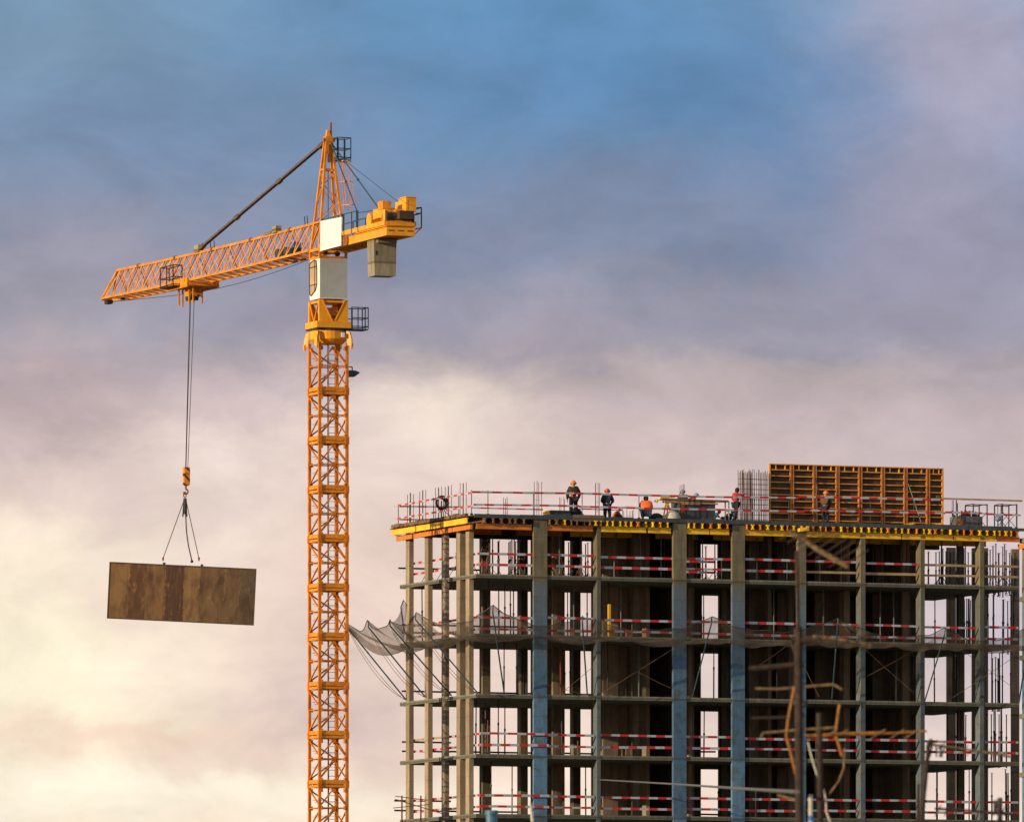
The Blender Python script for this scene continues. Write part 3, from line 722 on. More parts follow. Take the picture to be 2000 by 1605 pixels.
# floor slabs
for kf in range(1, 14):
    zt = ZD-ST*kf
    m = MB(); m.box(-.06, UE, 0, D2, zt-.2, zt)
    s_ = m.build('floor_slab', 'edge', bld)
m = MB(); m.box(-.0, UE, .12, D2-.1, ZD-.09, ZD-.02); top_slab = m.build('floor_slab', 'conc', bld)
# front columns : left px, right px, depth, proud?
zc = ZT+.12
front = [(1042, 1068, .2, -.06), (1314.5, 1340, .2, -.06), (1429.5, 1454, .2, -.06), (1559, 1574, .3, -.03)]
for a, b, dp, v0 in front:
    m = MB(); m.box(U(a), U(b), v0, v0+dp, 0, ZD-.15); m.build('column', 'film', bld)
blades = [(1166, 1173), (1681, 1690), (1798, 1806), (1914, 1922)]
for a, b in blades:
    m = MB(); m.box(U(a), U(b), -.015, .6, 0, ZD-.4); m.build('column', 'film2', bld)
for a, b, th in ((794, 801, .2), (831, 838, .2), (864, 871, .18), (893, 900, .3), (911, 918, .2)):
    m = MB(); m.box(-.045, th, V(b), V(a), 0, ZD-.42); m.build('column', 'leftcol', bld)
# back row : columns and walls, and what can be seen between
def backwall(a, b, v=10.5, th=.2, matn='inner', name='wall', z1=None):
    m = MB(); m.box(U(a, v), U(b, v), v, v+th, 0, (z1 or ZD-.42)); return m.build(name, matn, bld)
for a, b in ((943, 958), (1017, 1031), (1120, 1134), (1791, 1806), (1905, 1930)): backwall(a, b, 10.2, .5, 'conc', 'column')
for a, b in ((1039, 1103), (1157, 1369), (1405, 1784), (1851, 1867), (1871, 1884), (1977, 1991)): backwall(a, b)
for a, b, v in ((1178, 1207, 5.0), (1224, 1262, 6.2), (1342, 1356, 4.2), (1463, 1498, 5.2), (1518, 1541, 7.0), (1592, 1628, 6.0), (1648, 1660, 4.0), (1705, 1752, 6.5), (1763, 1772, 3.5), (1080, 1098, 6.8)):
    backwall(a, b, v, .2, 'inner')
for px, v0, v1 in ((1262, 4.0, 10.45), (1345, 3.5, 9.0), (1500, 4.0, 10.4), (1770, 3.6, 10.4), (1640, 5, 10.4)):  # transverse walls added to keep the sun out of the deep bays
    m = MB(); u0 = U(px, v0); m.box(u0, u0+.2, v0, v1, 0, ZD-.42); m.build('wall', 'inner', bld)
for px, v in ((1409, 5.), (1872, 5.), (1540, 3.2), (1238, 3.4)):
    u0 = U(px, v)
    m = MB(); m.box(u0, u0+.3, v, v+.3, 0, ZD-.42); m.build('column', 'conc', bld)
# neighbouring block that just enters at the right edge
nb_ = thing('building', 'next concrete block whose edge just shows at the far right', 'building', (CX+U(1996), CY+.3, 0))
for kf in range(0, 14):
    m = MB(); zt = ZD-ST*kf-.55; m.box(0, 6, -9, 0, zt-.25, zt); m.build('floor_slab', 'edge', nb_)
for u_, v_ in ((.25, -.5), (3, -.5), (5.7, -.5), (.25, -8.8), (3, -8.8), (5.7, -8.8)):
    m = MB(); m.box(u_-.15, u_+.15, v_, v_+.4, 0, ZD-.9); m.build('column', 'film', nb_)
m = MB(); m.box(-.1, .0, -9, .0, ZD-1.1, ZD-.85); m.build('edge_beam', 'beamo', nb_)

# ------------------------------------------------------------------ slab formwork of the top deck
zl_ = B(1000, 1054, 10.3).z
fw = thing('slab_formwork', 'yellow beam and dark plywood formwork carrying the top deck', 'formwork', (CX, CY, ZD))
OV = .12      # how far the deck reaches past the slab edges
zq = -(1013-1003)/38.48
m = MB(); x = -.2
while x < UE+.2:
    wdt = min(random.choice((1.25, 2.5, 2.5)), UE+.25-x)
    q = m.box(x, x+wdt-.02, -OV-.02, -OV+.03, -.205+random.uniform(-.01, .01), .0+random.uniform(-.05, .05)); x += wdt
m.build('edge_board', 'ply', fw)
q = MB(); q.box(.4, UE-.1, 9.9, 10.1, zl_-ZD, -.17); q.build('rear_beam', 'plyb', fw)
m = MB(); m.box(-.5, UE+.2, -OV+.04, D2+.3, -.16, -.12); m.build('plywood_sheet', 'plyb', fw)
m = MB()
for i in range(25):      # ragged plywood ends along the left side
    v0 = .2+i*.42; m.box(-.55-random.uniform(0, .08), -.4, v0, v0+.40, -.15+random.uniform(0, .05), .02+random.uniform(-.03, .06))
m.build('edge_board', 'brownwood', fw)
# a length of grey upstand in the middle of the front
m = MB(); m.box(U(1118), U(1178), -OV-.05, -OV-.022, -.28, .07); m.build('edge_board', 'conc', fw)
def hbeam_v(mb, u, v0, v1, z0, z1, wd_=.09):
    t = (z1-z0)*.2
    mb.box(u-wd_/2, u+wd_/2, v0, v1, z0, z0+t); mb.box(u-wd_/2, u+wd_/2, v0, v1, z1-t, z1); mb.box(u-wd_*.22, u+wd_*.22, v0, v1, z0+t, z1-t)
jx = []
x = .35
while x < UE:
    jx.append(x); x += random.choice((.30, .36, .42, .46))
random.seed(11)
for i, x in enumerate(jx):
    pxj = 932+x*38.478*.93
    if any(a-3 < pxj < b+3 for a, b in ((1040, 1067), (1312, 1339), (1427, 1453))): continue
    m = MB(); v0 = -OV-.03-random.uniform(0, .12); hbeam_v(m, x, v0, D2*.45, -.47, -.21, random.choice((.09, .1, .16)))
    matn = ('brownwood' if pxj < 1064 else 'brownwood' if pxj < 1160 and random.random() < .8 else 'beamo' if random.random() < .2 else 'beamy')
    m.build('joist', matn, fw)
def hbeam_u(mb, u0, u1, v, z0, z1, wd_=.09):
    t = (z1-z0)*.2
    mb.box(u0, u1, v-wd_/2, v+wd_/2, z0, z0+t); mb.box(u0, u1, v-wd_/2, v+wd_/2, z1-t, z1); mb.box(u0, u1, v-wd_*.2, v+wd_*.2, z0+t, z1-t)
for a, b, matn in ((930, 1038, 'beamo'), (1068, 1158, 'beamo'), (1174, 1262, 'beamy'), (1266, 1310, 'beamy'), (1341, 1385, 'beamy'), (1387, 1424, 'beamy'),
                   (1455, 1553, 'beamy'), (1575, 1760, 'beamy'), (1762, 1861, 'beamy'), (1863, 1945, 'beamy'), (1947, 1991, 'beamo')):
    m = MB(); hbeam_u(m, U(a), U(b), .02, -.76, -.49, .1); m.build('main_beam', matn, fw)
    m = MB(); hbeam_u(m, U(a), U(b), 4.2, -.76, -.49, .1); m.build('main_beam', matn, fw)
m = MB(); u0 = U(1556); m.quadbox([(u0, -.4, -.52), (u0+.5, -.45, -.46), (u0+.5, .0, -.46), (u0, .0, -.52), (u0, -.4, -.34), (u0+.5, -.45, -.26), (u0+.5, .0, -.26), (u0, .0, -.34)]); m.build('beam_end', 'beamy', fw)
# left side : bright beams on edge, orange ledger below
for a, b in ((-.1, 3.6), (3.75, 7.1), (7.25, 10.75)):
    m = MB(); t = .04; m.box(-.62, -.52, a, b, -.50, -.46); m.box(-.62, -.52, a, b, -.26, -.22); m.box(-.60, -.55, a, b, -.46, -.26); m.build('main_beam', 'beamy', fw)
for a, b in ((.1, 2.6), (2.7, 5.4), (5.6, 8.2), (8.4, 10.7)):
    m = MB(); m.box(-.34, -.22, a, b, -.78, -.53); m.build('main_beam', 'beamo', fw)
for v in (1.5, 4.5, 7.5, 10.2):
    m = MB(); m.box(-.6, .6, v, v+.08, -.53, -.50); m.build('joist', 'beamo', fw)

# ------------------------------------------------------------------ props
BAYS = [(936, 1038, 'left corner bay'), (1068, 1157, 'bay right of first wide column'), (1175, 1310, 'broad bay left of middle wide column'),
        (1341, 1425, 'bay between two middle wide columns'), (1456, 1555, 'bay right of third wide column'), (1575, 1672, 'bay behind tall blurred antenna'),
        (1692, 1788, 'bay below right part of wall form'), (1808, 1903, 'second bay from right'), (1925, 1985, 'rightmost bay')]
STOR = ['top storey', 'storey behind the net', 'storey under the net', 'fourth storey down', 'lowest visible storey']
def prop_mesh(h, legs):
    m = MB(); m.tube((0, 0, 0), (0, 0, h*.58), .038, n=6); m.tube((0, 0, h*.56), (0, 0, h), .029, n=6); m.box(-.07, .07, -.07, .07, 0, .012); m.box(-.08, .08, -.06, .06, h-.012, h)
    m.tube((0, 0, h*.545), (0, 0, h*.585), .05, n=8)
    if legs:
        for an in (.3, 2.4, 4.5): m.bar((0, 0, .7), (.48*math.cos(an), .48*math.sin(an), .01), .024)
    return m
protos = {}
def prop(u, v, floor, matn, legs, label):
    h = ST-.2-.02 if floor else (ST-.78)
    key = (matn, legs, floor == 0)
    z = ZD-ST*(floor+1)+.004
    if key not in protos:
        o = prop_mesh(h, legs).build('steel_prop', matn); protos[key] = o
    else:
        o = protos[key].copy(); COL.objects.link(o)
    o.location = (CX+u, CY+v, z); o.rotation_euler = (0, 0, random.uniform(0, 6)); 
    if floor: o.rotation_euler.x = random.uniform(-.012, .012)
    return tag(o, label, 'prop', 'steel props holding up the slabs')
random.seed(5)
for a, b, where in BAYS:
    lab = 'one of many thin steel props, top storey, '+where
    for v in (1.3, 3.4, 6.4, 8.6, 9.6):
        ua, ub = U(a, v), U(b, v); n = max(2, round((ub-ua)/(1.3 if v < 8 else .5 if (a < 1100 or a > 1800) else .9)))
        for i in range(n):
            u = ua+(i+.5)*(ub-ua)/n+random.uniform(-.3, .3)
            prop(u, v+random.uniform(-.3, .3), 0, random.choice(('propd', 'propd', 'propb', 'propr')), random.random() < .7, lab)
cnt = {1: 4, 2: 3, 3: 2, 4: 1}
extra = {6: 0, 5: 0, 2: 0, 7: 4, 8: 5, 0: 2}
for fl_ in (1, 2, 3, 4):
    for bi, (a, b, where) in enumerate(BAYS):
        n = max(1, cnt[fl_]+extra.get(bi, 0)-(1 if fl_ == 4 else 0)); lab = 'thin steel prop, '+STOR[fl_]+', '+where
        for i in range(n):
            v = random.choice((1.6, 4.4, 8.2, 9.6)); ua, ub = U(a, v), U(b, v)
            prop(ua+(ub-ua)*random.uniform(.08, .92), v, fl_, random.choice(('propd', 'propd', 'propr', 'propb')), False, lab)
for fl_ in range(4):      # behind the left row of columns
    for vv, nm in ((9.4, 'first'), (6.6, 'second'), (4.3, 'third'), (2.4, 'fourth')):
        prop(random.uniform(.5, 1.2), vv+random.uniform(-.3, .3), fl_, 'propd', fl_ == 0, 'dark steel prop, '+STOR[fl_]+', '+nm+' gap of left side counted from the back')

# ------------------------------------------------------------------ guard boards
def board(p, length, along, matn, label, group, h=.115, tilt=0., th=.03, name='guard_board'):
    m = MB(); n = max(1, int(length/2.6)); L_ = length/n
    for i in range(n):
        z = random.uniform(-.015, .015)
        m.quadbox([(i*L_, -th/2-.004*(i % 2), -h/2+z), ((i+1)*L_+.02, -th/2-.004*(i % 2), -h/2), ((i+1)*L_+.02, th/2, -h/2), (i*L_, th/2, -h/2+z),
                   (i*L_, -th/2-.004*(i % 2), h/2+z), ((i+1)*L_+.02, -th/2-.004*(i % 2), h/2), ((i+1)*L_+.02, th/2, h/2), (i*L_, th/2, h/2+z)])
    o = m.build(name, matn, None, p, 0 if along == 'u' else math.pi/2)
    o.rotation_euler = (0, -tilt if along == 'u' else -tilt, 0 if along == 'u' else math.pi/2)
    return tag(o, label, 'guard board', group)
GB = 'striped guard boards along the open floor edges'
rows = {0: [(40, 19)], 1: [(33, 10)], 3: [(39, 17)], 4: [(36, 14)]}
for fl_, hh in rows.items():
    zf = ZD-ST*(fl_+1)
    for bi, (a, b, _) in enumerate(BAYS):
        for hi_, hpx in enumerate(hh[0]):
            ua, ub = U(a-2, .15), U(b+3, .15); vo = 0
            if fl_ in (3, 4) and bi == 0: ub = U(1071, -.1); vo = -.27
            matn = 'stripe'; kind = 'striped board'
            if fl_ == 0 and ((hi_ == 1 and bi >= 5) or (hi_ == 0 and bi >= 7)): matn = 'wood'; kind = 'plain timber board'
            if fl_ == 0 and hi_ == 1 and bi == 7: pass
            z = zf+hpx/38.478+random.uniform(-.03, .03)
            board((CX+ua, CY+.14+.02*hi_+vo, z), ub-ua, 'u', matn, ('upper ' if hi_ == 0 else 'lower ')+kind+', '+STOR[fl_]+', '+_, GB, tilt=random.uniform(-.006, .006), h=random.choice((.11, .12, .13)))
    # second, doubled row between the middle columns of the top storey
    if fl_ == 0:
        for q, hpx in enumerate((35, 14)):
            ua, ub = U(1341, .5), U(1395, .5)
            board((CX+ua, CY+.5, zf+hpx/38.478), ub-ua, 'u', 'stripe', 'short striped board behind the %s one, top storey, between two middle wide columns' % ('upper' if q == 0 else 'lower'), GB)
    # left side
    if fl_ in (0, 3, 4, 1):
        for hi_, hpx in enumerate(hh[0]):
            for si, (va, vb) in enumerate(((.3, 5.2), (5.3, 10.6))):
                if fl_ == 3 and si == 1 and hi_ == 0: matn = 'wood'
                else: matn = 'stripe'
                board((CX+.3, CY+va, zf+hpx/38.478+.02), vb-va, 'v', matn, '%s sunlit %s board, %s half of left side, ' % ('upper' if hi_ == 0 else 'lower', 'timber' if matn == 'wood' else 'striped', 'near' if si == 0 else 'far')+STOR[fl_], GB)
# rear boards seen as dark bars through the open frame
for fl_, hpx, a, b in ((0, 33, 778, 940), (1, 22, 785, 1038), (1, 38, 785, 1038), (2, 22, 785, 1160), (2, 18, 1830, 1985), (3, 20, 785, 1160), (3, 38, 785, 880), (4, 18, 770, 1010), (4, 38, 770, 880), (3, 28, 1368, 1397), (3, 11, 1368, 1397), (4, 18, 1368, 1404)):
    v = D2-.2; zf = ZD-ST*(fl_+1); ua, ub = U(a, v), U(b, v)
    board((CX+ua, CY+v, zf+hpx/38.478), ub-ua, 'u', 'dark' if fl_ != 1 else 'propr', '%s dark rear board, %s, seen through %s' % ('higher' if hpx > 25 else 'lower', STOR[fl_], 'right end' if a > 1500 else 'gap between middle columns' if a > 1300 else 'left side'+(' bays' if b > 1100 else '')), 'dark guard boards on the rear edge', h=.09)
# messy rails that stick out at the lower left
for i, (a, b, lbl) in enumerate((((772, 1554), (835, 1562), 'thin loose rail sticking out past the lower left corner, topmost'), ((772, 1560), (880, 1593), 'thin loose rail slanting down across the lower left columns'), ((768, 1577), (840, 1570), 'thin loose rail sticking out past the lower left corner, bottom one'))):
    m = MB(); pa_, pb2 = B(*a, 6), B(*b, 6); m.bar((0, 0, 0), pb2-pa_, .04); tag(m.build('loose_rail', 'rust', None, pa_), lbl, 'rail')
for px in (785, 822):
    m = MB(); p = L(px, 1605, -.3); q = L(px, 1553, -.3); m.bar((0, 0, -1.5), (0, 0, (q-p).length), .06); tag(m.build('guard_post', 'propr', None, p), 'dark red guard post by the lower left slab edge, '+('outer one' if px == 785 else 'inner one'), 'post')
for fl_, px, y0, y1, lab in ((0, 1187, 1182, 1230, 'yellow upright timber standing in the broad bay behind the net'),):
    p = B(1190, 1231, 1.2); m = MB(); m.box(-.07, .07, -.05, .05, .1, 1.7); m.box(-.05, .12, -.08, .05, .0, .3); p.z = ZD-2*ST+.01; tag(m.build('timber_post', 'beamy', None, p), lab, 'timber')

# ------------------------------------------------------------------ roof guard rail
GP = 'steel guard posts around the roof deck'
posts = [(921, 'at the left corner'), (953, 'just right of the left corner'), (1042, 'above the first wide column'), (1137, 'beside the standing worker in orange'), (1248, 'left of the kneeling worker'),
         (1326, 'in front of the plank pile'), (1440, 'behind the worker in red'), (1541, 'before the left end of the wall form'), (1597, 'beside the worker at the wall form'), (1700, 'before the middle of the wall form'), (1785, 'before the right part of the wall form'), (1870, 'by the crate on the right'), (1985, 'at the right end of the deck')]
for px, lab in posts:
    m = MB(); m.tube((0, 0, -.1), (0, 0, 1.18), .022, n=6); m.box(-.06, .06, -.05, .05, -.1, .0)
    p = Vector((CX+U(px, .05), CY+.05, ZD+.02)); tag(m.build('guard_post', 'propd', None, p), 'thin guard post on the front roof edge '+lab, 'post', GP)
for i, px in enumerate((778, 800, 819, 847, 866, 896)):
    m = MB(); m.tube((0, 0, -.2), (0, 0, 1.1), .022, n=6); m.box(-.06, .06, -.05, .05, -.2, -.1)
    p = Vector((CX-.45, CY+V(px, -.45), ZD)); tag(m.build('guard_post', 'propd', None, p), ['farthest', 'second farthest', 'third farthest', 'fourth farthest', 'fifth farthest', 'nearest'][i]+' thin guard post on the left roof edge', 'post', GP)
RG = 'guard boards around the roof deck'
def rb(px0, py0, px1, py1, matn, lab, v=.0, h=.1):
    a, b_ = B(px0, py0, v), B(px1, py1, v); board(a, (b_-a).length, 'u', matn, lab, RG, h=h, tilt=math.atan2(b_.z-a.z, b_.x-a.x))
rb(921, 961, 1110, 963, 'stripef', 'faded brown and red top board on the roof edge right of the left corner')
rb(1111, 963, 1255, 967, 'stripe', 'striped top board on the roof edge in front of the two standing workers')
rb(1256, 967, 1440, 971, 'stripe', 'striped top board on the roof edge in front of the plank pile')
rb(1441, 971, 1560, 972, 'stripe', 'striped top board on the roof edge before the rebar cage')
rb(1561, 969.5, 1842, 976, 'stripe', 'striped top board crossing the orange wall form')
rb(1843, 974, 1996, 978, 'wood', 'plain brown top board on the roof edge right of the wall form', h=.09)
rb(925, 985, 1130, 988, 'stripe', 'striped middle board on the roof edge right of the left corner')
rb(1131, 989, 1250, 992, 'stripe', 'striped middle board on the roof edge in front of the worker in navy')
rb(1251, 992, 1440, 996, 'stripe', 'striped middle board on the roof edge in front of the plank pile')
rb(1441, 997, 1570, 998.5, 'stripe', 'striped middle board on the roof edge before the rebar cage')
rb(1571, 996, 1845, 1002, 'stripe', 'striped middle board crossing the orange wall form')
rb(1846, 1000, 1918, 1002, 'stripe', 'striped middle board in front of the crate')
rb(1920, 1003, 1993, 1006, 'stripe', 'striped middle board in front of the roof scaffold frames')
rb(780, 989, 905, 990, 'stripe', 'striped rear top board seen beyond the left roof edge', v=10.6, h=.08)
rb(780, 1014, 900, 1015, 'stripe', 'striped rear lower board seen beyond the left roof edge', v=10.6, h=.08)
rb(921, 991, 1060, 995, 'stripe', 'striped rear board seen low behind the first posts', v=10.6, h=.07)
rb(1130, 993, 1215, 996, 'stripe', 'striped rear board seen low behind the worker in navy', v=10.6, h=.07)
for py0, py1, lb in ((962, 989, 'top'), (988, 1015, 'middle')):
    a, b_ = L(922, py0, -.5), L(771, py1, -.5)
    board(a, (b_-a).length, 'v', 'stripe', 'sunlit striped %s board along the left roof edge' % lb, RG, h=.09)

# ------------------------------------------------------------------ rebar on the roof
RS = 'rebar starter bars sticking up from the roof'
def starters(px, ptop, n, lab, v=.4, spread=.22):
    base_ = Vector((CX+U(px, v), CY+v, ZD)); htop = B(px, ptop, v).z-ZD; m = MB()
    for i in range(n):
        x = (i/(n-1)-.5)*spread*2 if n > 1 else 0; y = random.uniform(-.15, .15)
        m.tube((x, y, -.1), (x+random.uniform(-.02, .02), y, htop-random.uniform(0, .12)), .015, n=5)
    for z in (.3, .8): m.bar((-spread, 0, z), (spread, 0, z), .012)
    tag(m.build('rebar', 'rebar', None, base_), lab, 'rebar', RS)
for i, (px, pt) in enumerate(((802, 962), (826, 956), (857, 950), (876, 947), (905, 942))):
    v = V(px, .15); base_ = Vector((CX+.15, CY+v, ZD)); h = L(px, pt, .15).z-ZD; m = MB()
    for x, y in ((-.1, -.2), (.08, -.2), (-.1, .2), (.08, .2)): m.tube((x, y, -.1), (x, y, h-random.uniform(0, .1)), .016, n=5)
    m.bar((-.1, -.2, .4), (.08, .2, .4), .012)
    tag(m.build('rebar', 'rebar', None, base_), ['farthest', 'second farthest', 'middle', 'second nearest', 'nearest'][i]+' pair of starter bars above the left row of columns', 'rebar', RS)
starters(988, 968, 3, 'short starter bars between the second and third roof posts', 3, .12)
starters(1051, 938, 4, 'tall starter bars above the first wide column', .2, .14)
starters(1098, 970, 4, 'short starter bars left of the standing worker in orange', 4, .14)
starters(1167, 941, 4, 'tall starter bars between the two standing workers', .5, .12)
starters(1229, 994, 5, 'low row of bar ends left of the kneeling worker', 3, .25)
starters(1333, 944, 4, 'starter bars rising behind the plank pile', 1.0, .1)
starters(1213, 988, 3, 'low bar ends right of the crouching worker in a helmet', 5, .1)
starters(1865, 975, 4, 'thin starter bars just right of the orange wall form', 3, .16)
starters(1954, 982, 4, 'thin starter bars between the roof scaffold frames', 3, .14)
# big cage left of the wall form
cg = thing('rebar_cage', 'tall rusty rebar wall cage standing left of the orange wall form', 'rebar cage', (CX+U(1472, 1.4), CY+1.4, ZD))
ua, ub = U(1444, 1.4)-U(1472, 1.4), U(1500, 1.4)-U(1472, 1.4); hc = B(1450, 915, 1.4).z-ZD
m = MB()
for i in range(17):
    x = ua+(ub-ua)*(i/16); 
    for y in (-.15, .15, .0) if i < 8 else (-.15, .15): m.tube((x+random.uniform(-.02, .02), y, -.1), (x+random.uniform(-.03, .03), y, hc-random.uniform(0, .25)), .015, n=5)
m.build('upright_bars', 'rebar', cg)
m = MB()
for i in range(9):
    z = .15+i*.26
    for y in (-.17, .17): m.bar((ua-.02, y, z+random.uniform(-.02, .02)), (ub+.02, y, z), .016)
    m.bar((ua, -.17, z), (ua, .17, z), .014)
m.build('tie_bars', 'rebar', cg)

# ------------------------------------------------------------------ orange wall form
vf = 1.6; A = B(1502, 1020, vf); Bb = B(1842, 1020, vf); wl = Bb.x-A.x; hf = B(1502, 905, vf).z-ZD
wfm = thing('wall_formwork', 'large orange steel wall form with a gridded back standing on the roof', 'formwork panel', (A.x, CY+vf, ZD))
m = MB(); m.box(.02, wl-.02, .07, .10, .02, hf-.02); m.build('face_sheet', 'plyb', wfm)
m = MB(); fw_ = .07
m.box(0, fw_, -.06, .069, 0, hf); m.box(wl-fw_, wl, -.06, .069, 0, hf); m.box(fw_, wl-fw_, -.06, .069, hf-.05, hf); m.box(fw_, wl-fw_, -.06, .069, 0, .06)
m.build('outer_frame', 'wfo', wfm)
nx = 7; ups = [wl*(f_-1502)/340 for f_ in (1546, 1590.5, 1635, 1679, 1723.5, 1768, 1812)]
for x in ups:
    m = MB(); m.box(x-.10, x-.03, -.075, .069, .06, hf-.05); m.box(x+.03, x+.10, -.075, .069, .06, hf-.05); m.box(x-.03, x+.03, .02, .069, .06, hf-.05); m.build('upright', 'wfu', wfm)
m = MB(); xs = [fw_]+[q for x in ups for q in (x-.10, x+.10)]+[wl-fw_]
for i in range(1, 10):
    z = hf-.32*i+.01
    for a, b in zip(xs[::2], xs[1::2]): m.box(a, b, -.045, .069, z-.026, z+.026)
for a, b in zip(xs[::2], xs[1::2]):
    for t in (.28, .76): x = a+(b-a)*t; m.box(x-.02, x+.02, -.04, .069, hf-.29, hf-.05)
m.build('cross_rib', 'wfo', wfm)
m = MB(); m.box(wl-.42, wl-.2, -.05, -.02, hf-1.55, hf-1.42); m.build('name_plate', 'propb', wfm)
for t, b_, lb in ((.262, .282, 0), (.795, .84, 1)):
    m = MB(); m.bar((wl*t, -.10, hf*(.78 if lb == 0 else .72)), (wl*b_, -.9, 0), .045); m.build('push_brace', 'dark' if lb == 0 else 'propb', wfm)
# yellow bolts lying on the deck
for px, lb in ((1776, 'left'), (1828, 'right')):
    m = MB(); p = B(px, 1012, .3); p.z = ZD+.06; m.prism([(-.35, 0, -.02), (.25, 0, -.05), (.25, 0, .1), (.1, 0, .06)], (0, .1, 0)); m.tube((.2, .05, .03), (.32, .05, .03), .07)
    tag(m.build('form_bracket', 'beamy', None, p), 'yellow bracket lying at the foot of the wall form, %s one' % lb, 'bracket', 'yellow brackets on the deck')

# ------------------------------------------------------------------ plank pile, boxes and scaffold frames on the roof
p0 = Vector((CX+U(1360, 1.6), CY+1.6, ZD))
m = MB(); ua = U(1318, 1.6)-U(1360, 1.6); ub = U(1391, 1.6)-U(1360, 1.6); m.box(ua, ub, -.4, .5, 0, 1.0); m.box(ua-.02, ub+.02, -.42, .52, .55, .62)
bxp = m.build('material_box', 'ply', None, p0); tag(bxp, 'dark plywood box on the roof under the long planks', 'box')
m = MB(); m.box(ua+.02, ua+.25, -.46, -.42, 0, 1.1); m.build('corner_board', 'brownwood', bxp)
for a, b, th, lb in (((1291, 975), (1420, 979), .1, 'uppermost long brown plank lying across the plywood box'), ((1296, 979.5), (1400, 984), .08, 'second long plank lying across the plywood box'), ((1330, 984), (1365, 984.5), .08, 'short pale plank lying on the plywood box')):
    pa_, pb2 = B(*a, 1.3), B(*b, 1.3); m = MB(); m.bar((0, 0, 0), pb2-pa_, .35, th); tag(m.build('plank', 'brownwood' if 'brown' in lb else 'wood', None, pa_), lb, 'plank')
m = MB(); q = B(1420, 1008, 1.3); q.z = ZD; hh_ = B(1420, 978, 1.3).z-ZD
for x in (-.1, .1): m.bar((x, 0, 0), (x, 0, hh_), .05)
m.bar((-.1, 0, hh_*.5), (.1, 0, hh_*.5), .05); tag(m.build('trestle', 'white2', None, q), 'pale upright trestle holding the right ends of the planks', 'trestle')
m = MB(); q = B(1300, 1005, 1.2); q.z = ZD
for x0, x1 in ((-.15, .1), (.35, .1), (.1, .12)): m.bar((x0, 0, 0), (x1, .05, 1.15), .06)
m.bar((-.3, 0, 1.15), (.5, 0, 1.2), .07, .09); m.bar((-.65, 0, .95), (-.1, 0, 1.1), .04); m.ball((-.5, 0, .98), .1)
tag(m.build('saw_horse', 'beamy', None, q), 'yellow trestle left of the plywood box with a tool lying on it', 'trestle')
m = MB(); q = B(1282, 1005, 1.6); q.z = ZD
random.seed(3)
m.ball((0, 0, .1), .38, 10, .75, True); m.ball((.35, .1, .1), .3, 10, .6, True); tag(m.build('tarpaulin', 'olive', None, q, smooth=True), 'dark heap of tarpaulin right of the kneeling worker', 'tarpaulin')
m = MB(); q = B(1313, 1003, 1.0); q.z = ZD
m.ball((0, 0, 0), .45, 12, 1.1, True); m.ball((-.3, 0, 0), .25, 10, .8, True); tag(m.build('sack', 'white2', None, q, smooth=True), 'pale sack on the roof left of the plywood box', 'sack')
# stack of panels by the first wide column
m = MB(); q = Vector((CX+U(1075, .3), CY+.3, ZD)); l_ = U(1115, .3)-U(1075, .3)
for i in range(4): m.box(0, l_+random.uniform(-.1, .1), 0, .8, .03+i*.07, .09+i*.07)
st = m.build('panel_stack', 'ply', None, q); tag(st, 'low stack of dark boards right of the first wide column on the roof', 'boards')
m = MB(); m.box(-.25, -.01, .05, .4, .06, .26); m.build('board_end', 'beamy', st)
m = MB(); q = Vector((CX+U(1128, .9), CY+.9, ZD)); m.prism([(-.4, 0, 0), (.45, 0, 0), (.15, 0, .42), (-.15, 0, .5)], (0, .5, 0)); m.prism([(-.2, .1, .3), (.2, .1, .25), (.05, .1, .55)], (0, .3, 0)); tag(m.build('tool_bag', 'navy', None, q), 'dark pointed tool bag at the feet of the worker in orange', 'bag')
# crate with debris
q = Vector((CX+U(1869, .5), CY+.5, ZD)); l_ = U(1919, .5)-U(1869, .5)
crt = thing('crate', 'grey timber crate full of scrap ends right of the wall form', 'crate', q)
m = MB(); m.box(0, l_, 0, .05, 0, .55); m.box(0, l_, .85, .9, 0, .55); m.box(0, .05, .05, .85, 0, .55); m.box(l_-.05, l_, .05, .85, 0, .55); m.box(.05, l_-.05, .05, .85, .05, .3)
for i in range(6): m.box(.02+i*l_/6, .02+(i+1)*l_/6-.03, -.02, -.0, .02, .56)
m.build('side_boards', 'propb', crt)
m = MB()
for i in range(40): x = random.uniform(.05, l_-.05); y = random.uniform(.1, .8); m.bar((x, y, .25), (x+random.uniform(-.15, .15), y, random.uniform(.6, .9)), .06)
m.build('scrap', 'dark', crt)
m = MB(); m.box(.06, .3, -.04, -.021, .06, .4); m.build('end_board', 'beamo', crt)
m = MB(); m.tube((0, 0, 0), (0, 0, 1.2), .03); tag(m.build('steel_prop', 'dark', None, q+Vector((-.02, -.1, 0))), 'dark prop standing against the left side of the scrap crate', 'prop')
for i, (a, b) in enumerate(((1901, 1928), (1958, 1986))):
    q = Vector((CX+U(a, 2.5), CY+2.5, ZD)); l_ = U(b, 2.5)-U(a, 2.5); t_ = B(a, 984, 2.5).z-ZD; m = MB()
    for x in (0, l_):
        for y in (0, 1.0): m.bar((x, y, 0), (x, y, t_), .05)
        m.bar((x, 0, t_), (x, 1.0, t_), .04)
    for y in (0, 1.0): m.bar((0, y, t_-.03), (l_, y, t_-.03), .05); m.bar((0, y, 0.1), (l_, y, t_*.7), .025); m.bar((l_, y, .1), (0, y, t_*.7), .025)
    tag(m.build('scaffold_frame', 'propb', None, q), 'thin scaffold trestle frame on the roof, '+('behind the scrap crate' if i == 0 else 'at the right end'), 'scaffold', 'scaffold frames on the roof')
